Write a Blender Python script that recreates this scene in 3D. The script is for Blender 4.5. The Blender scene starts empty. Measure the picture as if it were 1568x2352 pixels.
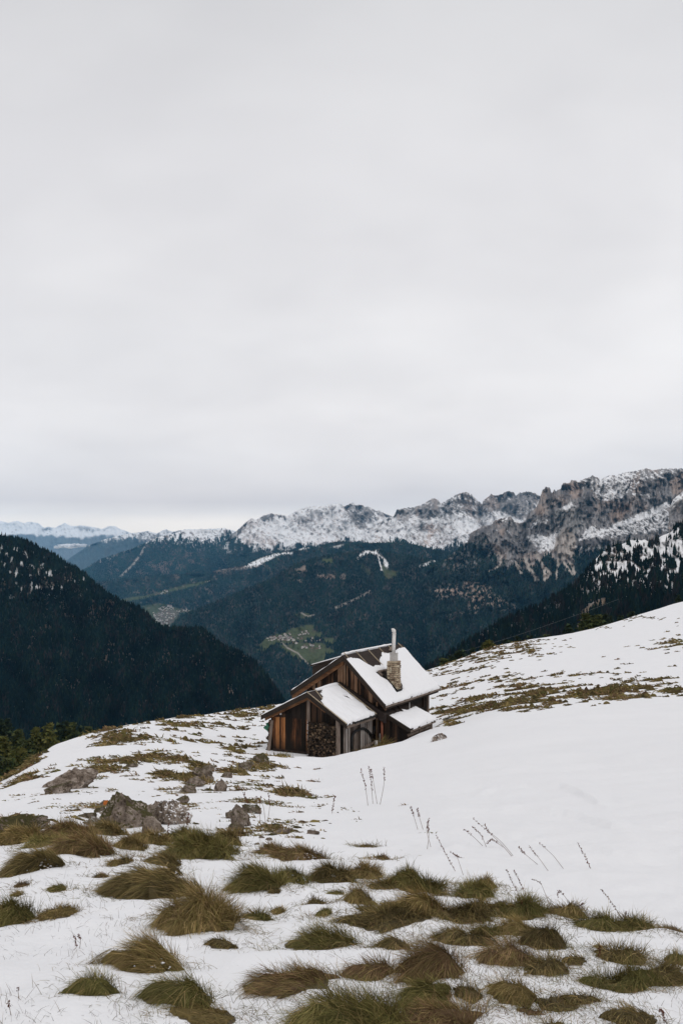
import bpy, math, random
import numpy as np
from mathutils import Vector, Matrix
rng = np.random.default_rng(7); random.seed(7)
R = math.radians
scene = bpy.context.scene
COL = scene.collection
# ------------------------------------------------------------------ camera model (reference sheet is 1568 x 2352)
F, CX, HZ = 2287.0, 784.0, 1280.0
def ray(px, py, Y): return np.array([(px-CX)/F*Y, Y, -(py-HZ)/F*Y])

# ------------------------------------------------------------------ noise
def _h(ix, iy, s):
    n = (ix.astype(np.int64)*374761393 + iy.astype(np.int64)*668265263 + s*1442695041) & 0xffffffff
    n = ((n ^ (n >> 13))*1274126177) & 0xffffffff
    n = n ^ (n >> 16)
    return n/4294967295.0
def vnoise(x, y, s=0):
    x = np.asarray(x, float); y = np.asarray(y, float)
    ix, iy = np.floor(x), np.floor(y); fx, fy = x-ix, y-iy
    ux, uy = fx*fx*fx*(fx*(fx*6-15)+10), fy*fy*fy*(fy*(fy*6-15)+10)
    g = 0
    out = 0
    for dx in (0, 1):
        for dy in (0, 1):
            a = _h(ix+dx, iy+dy, s)*2*math.pi
            d = np.cos(a)*(fx-dx)+np.sin(a)*(fy-dy)
            out = out + d*(ux if dx else 1-ux)*(uy if dy else 1-uy)
    return out*1.41
def fbm(x, y, o=4, s=0, g=.5):
    a, t = 1., 0
    for i in range(o):
        t = t + a*vnoise(x*2**i+17.3*i, y*2**i-9.1*i, s+i); a *= g
    return t
def ridged(x, y, o=4, s=0, g=.55):
    a, t = 1., 0
    for i in range(o):
        t = t + a*(1-2*np.abs(vnoise(x*2**i+7.7*i, y*2**i+3.1*i, s+i))); a *= g
    return t/1.8
def sm(x, a, b):
    t = np.clip((x-a)/(b-a), 0, 1); return t*t*(3-2*t)
def pchip(x, y, xi):
    x = np.asarray(x, float); y = np.asarray(y, float)
    h = np.diff(x); d = np.diff(y)/h
    m = np.zeros_like(y)
    for i in range(1, len(x)-1):
        if d[i-1]*d[i] > 0:
            w1, w2 = 2*h[i]+h[i-1], h[i]+2*h[i-1]
            m[i] = (w1+w2)/(w1/d[i-1]+w2/d[i])
    m[0], m[-1] = d[0], d[-1]
    xi = np.clip(np.asarray(xi, float), x[0], x[-1])
    k = np.clip(np.searchsorted(x, xi, side='right')-1, 0, len(x)-2)
    t = (xi-x[k])/h[k]
    return ((1+2*t)*(1-t)**2*y[k] + t*(1-t)**2*h[k]*m[k] + t*t*(3-2*t)*y[k+1] + t*t*(t-1)*h[k]*m[k+1])
def poly(PX, PY, pts, feather=4):
    """1 inside the outline, 0 outside, softened over feather"""
    pts = [(float(a), float(b)) for a, b in pts]
    ins = np.zeros(PX.shape, bool); dist = np.full(PX.shape, 1e9)
    n = len(pts)
    for i in range(n):
        x0, y0 = pts[i]; x1, y1 = pts[(i+1) % n]
        c = ((y0 > PY) != (y1 > PY)) & (PX < (x1-x0)*(PY-y0)/((y1-y0) if y1 != y0 else 1e-9)+x0)
        ins ^= c
        L = (x1-x0)**2+(y1-y0)**2+1e-9
        t = np.clip(((PX-x0)*(x1-x0)+(PY-y0)*(y1-y0))/L, 0, 1)
        dist = np.minimum(dist, np.hypot(PX-x0-t*(x1-x0), PY-y0-t*(y1-y0)))
    sd = np.where(ins, dist, -dist)
    return sm(sd, -feather, feather)
def line(PX, PY, pts, w):
    dist = np.full(PX.shape, 1e9)
    for (x0, y0), (x1, y1) in zip(pts[:-1], pts[1:]):
        L = (x1-x0)**2+(y1-y0)**2+1e-9
        t = np.clip(((PX-x0)*(x1-x0)+(PY-y0)*(y1-y0))/L, 0, 1)
        dist = np.minimum(dist, np.hypot(PX-x0-t*(x1-x0), PY-y0-t*(y1-y0)))
    return sm(-dist, -w*1.3, -w*.6)

# ------------------------------------------------------------------ object helpers
def tag(o, label=None, cat=None, group=None, kind=None):
    if label: o['label'] = label
    if cat: o['category'] = cat
    if group: o['group'] = group
    if kind: o['kind'] = kind
    return o
def empty(name, loc=(0, 0, 0), rz=0.):
    o = bpy.data.objects.new(name, None); COL.objects.link(o)
    o.location = loc; o.rotation_euler = (0, 0, rz); o.empty_display_size = .2
    return o
def np_mesh(name, V, quads=None, tris=None, mats=(), col=None, matidx=None, smooth=False, parent=None, loc=None):
    me = bpy.data.meshes.new(name)
    V = np.asarray(V, np.float32)
    nq = 0 if quads is None else len(quads); nt = 0 if tris is None else len(tris)
    me.vertices.add(len(V)); me.vertices.foreach_set('co', V.ravel())
    loops = []
    starts = []
    if nq: loops.append(np.asarray(quads, np.int32).ravel())
    if nt: loops.append(np.asarray(tris, np.int32).ravel())
    L = np.concatenate(loops)
    me.loops.add(len(L)); me.loops.foreach_set('vertex_index', L)
    me.polygons.add(nq+nt)
    st = np.concatenate([np.arange(nq)*4, nq*4+np.arange(nt)*3]).astype(np.int32)
    me.polygons.foreach_set('loop_start', st)
    if matidx is not None: me.polygons.foreach_set('material_index', np.asarray(matidx, np.int32))
    me.polygons.foreach_set('use_smooth', np.full(nq+nt, bool(smooth)))
    for m in mats: me.materials.append(m)
    if col is not None:
        ca = me.color_attributes.new('Col', 'FLOAT_COLOR', 'POINT')
        c = np.ones((len(V), 4), np.float32); c[:, :col.shape[1]] = col
        ca.data.foreach_set('color', c.ravel())
    me.update(calc_edges=True)
    o = bpy.data.objects.new(name, me); COL.objects.link(o)
    if parent: o.parent = parent
    if loc is not None: o.location = loc
    return o
class MB:
    def __init__(s): s.v = []; s.f = []; s.mi = []
    def add(s, v, f, mi=0):
        n = len(s.v); s.v += [tuple(map(float, p)) for p in v]; s.f += [tuple(n+i for i in q) for q in f]; s.mi += [mi]*len(f)
    def prism(s, pts, d, mi=0):
        n = len(pts); d = np.array(d, float); P = [np.array(p, float) for p in pts]
        f = [tuple(range(n))[::-1], tuple(range(n, 2*n))]+[(i, (i+1) % n, n+(i+1) % n, n+i) for i in range(n)]
        s.add(P+[p+d for p in P], f, mi)
    def box(s, x0, x1, y0, y1, z0, z1, mi=0):
        s.prism([(x0, y0, z0), (x1, y0, z0), (x1, y1, z0), (x0, y1, z0)], (0, 0, z1-z0), mi)
    def beam(s, a, b, w, h, up=(0, 0, 1), mi=0):
        a, b, up = Vector(a), Vector(b), Vector(up); d = (b-a).normalized(); sd = d.cross(up).normalized(); u = sd.cross(d)
        s.prism([a-sd*w/2-u*h/2, a+sd*w/2-u*h/2, a+sd*w/2+u*h/2, a-sd*w/2+u*h/2], b-a, mi)
    def tube(s, pts, r, n=8, mi=0, cap=True):
        pts = [Vector(p) for p in pts]; rs = r if isinstance(r, (list, tuple)) else [r]*len(pts)
        base = len(s.v); V = []; f = []; prev = None
        for i, p in enumerate(pts):
            d = (pts[min(i+1, len(pts)-1)]-pts[max(i-1, 0)]).normalized()
            a = prev if prev is not None else (Vector((0, 0, 1)) if abs(d.z) < .9 else Vector((1, 0, 0)))
            a = (a-d*a.dot(d)).normalized(); prev = a; b = d.cross(a)
            V += [p+(a*math.cos(t*2*math.pi/n)+b*math.sin(t*2*math.pi/n))*rs[i] for t in range(n)]
        for i in range(len(pts)-1):
            f += [(i*n+t, i*n+(t+1) % n, (i+1)*n+(t+1) % n, (i+1)*n+t) for t in range(n)]
        if cap: f += [tuple(range(n))[::-1], tuple((len(pts)-1)*n+t for t in range(n))]
        s.add(V, f, mi)
    def build(s, name, mats, parent=None, smooth=False):
        me = bpy.data.meshes.new(name); me.from_pydata(s.v, [], s.f)
        for m in (mats if isinstance(mats, (list, tuple)) else [mats]): me.materials.append(m)
        me.polygons.foreach_set('material_index', s.mi)
        import bmesh
        bm = bmesh.new(); bm.from_mesh(me); bmesh.ops.recalc_face_normals(bm, faces=bm.faces); bm.to_mesh(me); bm.free()
        if smooth: me.polygons.foreach_set('use_smooth', [True]*len(me.polygons))
        o = bpy.data.objects.new(name, me); COL.objects.link(o)
        if parent: o.parent = parent
        return o

# ------------------------------------------------------------------ materials
class NT:
    def __init__(s, name, rough=.85, spec=.2):
        s.m = bpy.data.materials.new(name); s.m.use_nodes = True; s.t = s.m.node_tree; s.n = s.t.nodes; s.l = s.t.links
        s.b = s.n['Principled BSDF']; s.b.inputs['Roughness'].default_value = rough; s.b.inputs['Specular IOR Level'].default_value = spec
    def node(s, typ, **kw):
        n = s.n.new(typ)
        for k, v in kw.items():
            if k.startswith('i_'):
                key = k[2:]; key = int(key) if key.isdigit() else key.replace('_', ' ')
                n.inputs[key].default_value = v
            else: setattr(n, k, v)
        return n
    def link(s, a, b): s.l.new(a, b)
    def coords(s, scale=(1, 1, 1), kind='Object'):
        tc = s.node('ShaderNodeTexCoord'); mp = s.node('ShaderNodeMapping'); mp.inputs['Scale'].default_value = scale
        s.link(tc.outputs[kind], mp.inputs['Vector']); return mp.outputs['Vector']
    def noise(s, vec, scale, detail=4, rough=.55, dist=0):
        n = s.node('ShaderNodeTexNoise'); n.inputs['Scale'].default_value = scale; n.inputs['Detail'].default_value = detail
        n.inputs['Roughness'].default_value = rough; n.inputs['Distortion'].default_value = dist
        s.link(vec, n.inputs['Vector']); return n.outputs['Fac']
    def ramp(s, fac, stops, interp='LINEAR'):
        r = s.node('ShaderNodeValToRGB'); r.color_ramp.interpolation = interp
        e = r.color_ramp.elements
        while len(e) < len(stops): e.new(.5)
        for k, (p, c) in enumerate(stops):
            e[k].position = p; e[k].color = tuple(c)+(1,) if len(c) == 3 else c
        s.link(fac, r.inputs['Fac']); return r.outputs['Color']
    def mix(s, fac, a, b, mode='MIX'):
        m = s.node('ShaderNodeMix', data_type='RGBA', blend_type=mode)
        for sock, v in ((m.inputs['Factor'], fac), (m.inputs[6], a), (m.inputs[7], b)):
            if hasattr(v, 'is_linked') or isinstance(v, bpy.types.NodeSocket): s.link(v, sock)
            else: sock.default_value = v if not isinstance(v, tuple) or len(v) == 4 else v+(1,)
        return m.outputs[2]
    def math(s, op, a, b=None):
        m = s.node('ShaderNodeMath', operation=op)
        for k, v in enumerate((a, b)):
            if v is None: continue
            if isinstance(v, bpy.types.NodeSocket): s.link(v, m.inputs[k])
            else: m.inputs[k].default_value = v
        return m.outputs[0]
    def attr(s, name='Col'):
        a = s.node('ShaderNodeAttribute'); a.attribute_name = name; return a.outputs['Color']
    def color(s, sock): s.link(sock, s.b.inputs['Base Color'])
    def bump(s, fac, strength, dist):
        b = s.node('ShaderNodeBump'); b.inputs['Strength'].default_value = strength; b.inputs['Distance'].default_value = dist
        s.link(fac, b.inputs['Height']); s.link(b.outputs['Normal'], s.b.inputs['Normal'])

def wood(name, stops, width=.18, grain=14, rough=.85, axis='z', stain=None):
    """weathered boards: each board (mesh island) its own tone, streaks along the grain"""
    t = NT(name, rough)
    sc = {'z': (grain, grain, .9), 'y': (grain, .9, grain), 'x': (.9, grain, grain)}[axis]
    g = t.noise(t.coords(sc), 1.6, 6, .65, .3)
    big = t.noise(t.coords((1.2, 1.2, .5)), 1.5, 3)
    isl = t.node('ShaderNodeNewGeometry').outputs['Random Per Island']
    f = t.math('ADD', t.math('MULTIPLY', g, .85), t.math('MULTIPLY', isl, .68))
    f = t.math('ADD', f, t.math('MULTIPLY', t.math('SUBTRACT', big, .5), .7))
    f = t.math('SUBTRACT', f, .33)
    c = t.ramp(f, stops)
    if stain:
        sep = t.node('ShaderNodeSeparateXYZ'); t.link(t.coords(), sep.inputs[0])
        k = t.math('ADD', sep.outputs['Z'], t.math('MULTIPLY', t.math('SUBTRACT', g, .5), .9))
        rr = t.ramp(k, [(0, (1, 1, 1)), (stain, (0, 0, 0))])
        c = t.mix(rr, c, (.012, .009, .007, 1))
    t.color(c); t.bump(g, .5, .01)
    return t.m
def plain(name, col, rough=.8, var=.25, scale=20, spec=.2, metal=0, bump=0):
    t = NT(name, rough, spec); n = t.noise(t.coords(), scale, 4)
    lo = tuple(c*(1-var) for c in col); hi = tuple(min(1, c*(1+var)) for c in col)
    t.color(t.ramp(n, [(.3, lo), (.7, hi)])); t.b.inputs['Metallic'].default_value = metal
    if bump: t.bump(n, bump, .02)
    return t.m
def attr_mat(name, rough=.9, scale=None, amt=.3, spec=.1, bump=0, bdist=1, kind='Object'):
    t = NT(name, rough, spec); c = t.attr()
    if scale:
        n = t.noise(t.coords(kind=kind), scale, 5, .6)
        k = t.ramp(n, [(.25, (1-amt,)*3), (.75, (1+amt,)*3)])
        c = t.mix(1., c, k, 'MULTIPLY')
        if bump: t.bump(n, bump, bdist)
    t.color(c); return t.m
SNOW = (.82, .82, .835)
def snow_mat(name='snow', bs=(9, .12, .03)):
    t = NT(name, .7, .25); v = t.coords()
    n = t.noise(v, bs[0], 5, .6); n2 = t.noise(v, bs[0]*7, 3, .6)
    t.color(t.ramp(n, [(.3, tuple(c*.985 for c in SNOW)), (.7, SNOW)]))
    t.bump(t.math('ADD', n, t.math('MULTIPLY', n2, .3)), bs[1], bs[2])
    return t.m
M_SNOW = snow_mat()
M_FAR = attr_mat('mountain_surface', .95)
M_TREEFAR = attr_mat('far_conifers', .95, spec=.03)
M_GRASS = attr_mat('grass_blades', .8, spec=.12)
# ================================================================== NEAR GROUND
# profile of the slope under each sight line: (distance, sheet row)
GP = {
 -500: [(1,4500),(3.4,2420),(5,2260),(8,2140),(11,2110),(15,2100),(19,2098),(23,2096),(28,2095),(45,2200),(300,2100),(1000,2050)],
 -200: [(1,4600),(3.4,2385),(5,2190),(8,2010),(11,1950),(16,1925),(21,1916),(26,1910),(31,1906),(50,2000),(320,1930),(1000,1900)],
 0:   [(1,4700),(3.4,2352),(5,2140),(8.5,1945),(12,1882),(20,1836),(27,1818),(34,1807),(40,1801),(62,1890),(330,1835),(1000,1850)],
 130: [(1,4700),(3.4,2352),(5,2135),(8.5,1930),(13,1862),(22,1800),(32,1760),(45,1732),(60,1716),(90,1790),(340,1835),(1000,1850)],
 330: [(1,4700),(3.4,2352),(5,2130),(8.5,1940),(13,1868),(24,1785),(38,1720),(55,1684),(78,1661),(120,1730),(350,1800),(1000,1850)],
 620: [(1,4700),(3.4,2352),(5,2130),(8.8,1935),(14,1865),(25,1797),(40,1752),(57,1722),(105,1622),(160,1690),(400,1760),(1000,1800)],
 700: [(1,4700),(3.4,2352),(5,2130),(8.6,1945),(14,1872),(27,1795),(41,1753),(54,1733),(110,1610),(165,1680),(420,1760),(1000,1800)],
 790: [(1,4700),(3.4,2352),(5,2130),(8.2,1960),(14,1875),(38,1746),(46,1737),(58,1722),(115,1600),(170,1670),(430,1760),(1000,1800)],
 880: [(1,4700),(3.4,2352),(5,2130),(7.8,1975),(14,1872),(45,1714),(50,1719),(64,1690),(130,1578),(190,1650),(450,1760),(1000,1800)],
 1000:[(1,4700),(3.4,2352),(4.9,2145),(7.2,2000),(13.5,1868),(46,1685),(51,1689),(66,1655),(150,1533),(210,1600),(450,1700),(1000,1750)],
 1150:[(1,4700),(3.4,2352),(4.8,2165),(6.7,2035),(13,1868),(47,1640),(54,1641),(72,1605),(165,1482),(230,1545),(450,1640),(1000,1700)],
 1300:[(1,4700),(3.4,2352),(4.6,2195),(6.1,2075),(12.5,1868),(48,1618),(56,1616),(80,1565),(180,1457),(250,1515),(450,1600),(1000,1650)],
 1568:[(1,4700),(3.4,2352),(4.4,2230),(5.5,2135),(12,1855),(50,1595),(60,1590),(90,1515),(200,1383),(270,1440),(450,1540),(1000,1600)],
 1900:[(1,4700),(3.4,2352),(4.3,2245),(5.3,2160),(12,1850),(52,1575),(62,1568),(95,1470),(215,1300),(290,1350),(450,1450),(1000,1500)],
 2300:[(1,4700),(3.4,2352),(4.3,2245),(5.3,2160),(12,1850),(52,1555),(62,1548),(95,1420),(230,1210),(310,1260),(450,1360),(1000,1400)],
}
gk = sorted(GP)
KN = np.array([[(math.log(Y), -(p-HZ)/F*Y) for Y, p in GP[k]] for k in gk])    # cols x knots x (logY, z)
PXC = np.arange(-500, 2300.1, 3.6)
LY = np.linspace(math.log(1.2), math.log(1000), 620)
kn = np.stack([np.stack([pchip(gk, KN[:, i, c], PXC) for c in (0, 1)], -1) for i in range(KN.shape[1])], 1)
GZ = np.stack([pchip(kn[j, :, 0], kn[j, :, 1], LY) for j in range(len(PXC))], 0)   # cols x rows
YY = np.exp(LY)[None, :]*np.ones((len(PXC), 1)); XX = (PXC[:, None]-CX)/F*YY
near = sm(YY, 16, 6)
GZ += near*(.030*fbm(XX*1.3, YY*1.3, 3, 5)+.016*fbm(XX*4, YY*4, 2, 9))
GZ += sm(YY, 8, 20)*(1-sm(YY, 120, 300))*(.12+.13*sm(PXC, 950, 700)[:, None])*fbm(XX/6, YY/7, 4, 21)
# wind-packed ripples on the smooth bank
rip = sm(PXC, 900, 1050)[:, None]*sm(YY, 7, 10)*sm(YY, 26, 17)
GZ += rip*.11*np.clip(ridged(XX*.35+YY*.12, YY*.55, 2, 31), 0, 2)
# rocky outcrop bumps on the left slope
lump = sm(PXC, 820, 640)[:, None]*sm(YY, 8, 10)*sm(YY, 45, 25)
GZ += lump*.10*np.maximum(0, fbm(XX*.5, YY*.35, 3, 41))
# hut frame
TH = R(26.8)
HU = np.array([math.sin(TH), math.cos(TH), 0]); HV = np.array([math.cos(TH), -math.sin(TH), 0])
HA = ray(787, 1505, 58.0)
HB = HA-np.array([0, 0, 5.25])                       # foot of the hut under the front apex
hx = (XX-HB[0])*HV[0]+(YY-HB[1])*HV[1]; hy = (XX-HB[0])*HU[0]+(YY-HB[1])*HU[1]
dx = np.maximum(np.maximum(-3.5-hx, hx-1.9), 0); dy = np.maximum(np.maximum(-4.6-hy, hy-9.2), 0)
w = sm(np.hypot(dx, dy), 2.6, 0.)
GZ = GZ*(1-w)+(HB[2]+.02)*w
def gz(x, y):
    x = np.asarray(x, float); y = np.asarray(y, float)
    i = np.clip((CX+F*x/y-PXC[0])/(PXC[1]-PXC[0]), 0, len(PXC)-1.001); j = np.clip((np.log(y)-LY[0])/(LY[1]-LY[0]), 0, len(LY)-1.001)
    a, b = i.astype(int), j.astype(int); fi, fj = i-a, j-b
    return (GZ[a, b]*(1-fi)*(1-fj)+GZ[a+1, b]*fi*(1-fj)+GZ[a, b+1]*(1-fi)*fj+GZ[a+1, b+1]*fi*fj)
ROWPY = HZ-GZ/YY*F
def gp(px, py):
    """first ground point met by the sight line (px, py)"""
    j = int(round((px-PXC[0])/(PXC[1]-PXC[0]))); j = min(max(j, 0), len(PXC)-1)
    r = ROWPY[j]
    k = int(np.argmax(r <= py)) if (r <= py).any() else len(LY)-2
    k = max(k, 1)
    t = (r[k-1]-py)/max(r[k-1]-r[k], 1e-6); ly = LY[k-1]+np.clip(t, 0, 1)*(LY[k]-LY[k-1]); Y = math.exp(ly)
    x = (px-CX)/F*Y
    return np.array([x, Y, float(gz(x, Y))])

# where dry grass breaks through the snow: (sheet x, y, rx, ry, weight)
GR_L = [(300,1690,95,16,1.3),(420,1670,130,14,1.4),(540,1642,90,12,1.4),(250,1705,50,10,1.),(600,1628,35,8,1.3),(350,1712,80,14,.6),(480,1690,120,22,.55),(560,1665,90,20,.5),
        (60,1785,70,12,1.3),(110,1752,40,8,1.2),(20,1800,40,8,1.2),(400,1745,40,10,.6),(415,1742,18,6,2.4),(300,1748,90,9,1.2),(240,1765,45,9,1.),(350,1738,40,8,1.),
        (560,1725,60,16,1.),(600,1752,40,14,3.),(545,1770,30,9,2.4),(650,1735,12,10,2.4),(470,1760,30,12,1.2),(455,1790,30,16,1.6),(385,1780,20,6,1.5),(380,1800,14,5,.8),
        (415,1830,34,12,2.2),(440,1855,50,10,.8),(570,1838,24,18,2.2),(560,1880,30,16,1.),(610,1850,30,16,.6),(685,1822,24,9,2.4),(640,1845,20,10,1.),
        (640,1900,50,14,1.6),(700,1895,60,14,.5),(540,1912,60,10,.7),(230,1850,60,20,.8),(190,1868,40,14,.9),(140,1822,40,8,.6),(30,1880,50,12,2.),(230,1880,50,10,1.6)]
GR_L += [(450,1810,330,110,.06),(700,1880,110,60,.16),(220,1850,160,50,.22),(470,1850,110,40,.25),(600,1800,120,50,.12)]
GR_R = [(1090,1510,60,12,1.8),(1200,1490,75,12,1.3),(1140,1500,60,9,1.5),(1010,1545,35,10,1.),(1060,1535,60,16,.9),(1010,1580,25,14,.9),(1220,1500,40,8,1.2),(1270,1490,20,5,.7),
        (1130,1560,80,16,.6),(1050,1570,50,14,.7),(1200,1555,90,10,.5),(1180,1585,60,14,1.4),(1240,1592,110,18,1.5),(1330,1598,90,14,1.4),(1400,1590,100,12,2.2),(1470,1578,60,10,2.6),
        (1080,1600,60,12,.7),(1290,1550,60,9,.5),(1400,1545,80,9,.25),(1480,1562,70,9,.8),(1550,1588,30,6,2.6),(1040,1632,60,9,2.4),(1130,1624,80,7,2.2),(1220,1612,70,7,1.6),(1030,1655,20,9,3.),
        (1545,1478,34,8,2.4),(1500,1488,50,6,.5),(1400,1510,60,8,.12),(1450,1530,80,10,.12),(1560,1450,20,20,.15),(1340,1580,80,12,.7),(1510,1575,50,8,1.5),(1430,1420,80,5,.9),(1350,1440,60,5,.6),(1240,1470,60,5,.5)]
PXG = PXC[:, None]*np.ones_like(YY)
for pl, hh, fall in (([(1080,1835),(1140,1815),(1210,1806),(1285,1808),(1330,1828),(1372,1850),(1400,1862)], .11, 34), ([(1120,1868),(1200,1862),(1290,1870),(1350,1888),(1400,1902),(1445,1908)], .09, 26), ([(960,1840),(1010,1832),(1060,1846)], .05, 18), ([(1000,1960),(1150,1925),(1300,1935),(1500,1985)], .06, 40), ([(900,1790),(1080,1765),(1250,1770)], .07, 30)):
    ly = np.interp(PXG, *zip(*pl)); dy = ly-ROWPY; en = sm(PXG, pl[0][0]-10, pl[0][0]+50)*sm(PXG, pl[-1][0]+10, pl[-1][0]-50)*sm(YY, 6.5, 8)*sm(YY, 45, 35)
    GZ += .6*hh*en*sm(dy, -6, 5)*np.exp(-np.maximum(dy, 0)/fall)
ROWPY = HZ-GZ/YY*F
dens = np.zeros_like(YY)
for (a, b, c, d, wt) in GR_L+GR_R:
    q = ((PXG-a)/c)**2+((ROWPY-b)/d)**2
    dens = np.maximum(dens, (wt if a < 800 else wt*1.3)*np.exp(-q*1.1))
crest = ROWPY[:, 8:].min(1)[:, None]
for x0, x1, wt, th_ in ((200, 640, 1.6, 9), (-60, 105, 1.6, 10), (985, 1245, 2.0, 11), (1405, 1480, 1.2, 5)):
    ed = sm(PXG, x0-15, x0+25)*sm(PXG, x1+15, x1-25)
    dens = np.maximum(dens, wt*ed*np.exp(-(np.maximum(ROWPY-crest-4, 0)/th_)**2)*sm(YY, 25, 35)*np.clip(.8+.9*fbm(PXG/28, ROWPY/9, 2, 404), .1, 1.4))
dens *= sm(YY, 7, 8.5)
hump = ray(1545, 2150, 5.25); GZ += .055*np.exp(-((XX-hump[0])/.16)**2-((YY-5.25)/.12)**2)
hump = ray(1490, 2160, 5.2); GZ += .02*np.exp(-((XX-hump[0])/.12)**2-((YY-5.2)/.12)**2)
matn = fbm(XX*.8+YY*.3, YY*.8, 3, 77)
mat = .8*sm(dens*.45+matn*.9+.35*fbm(XX*3, YY*3, 2, 78), .95, 1.25)*sm(dens, .5, 1.)

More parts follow.
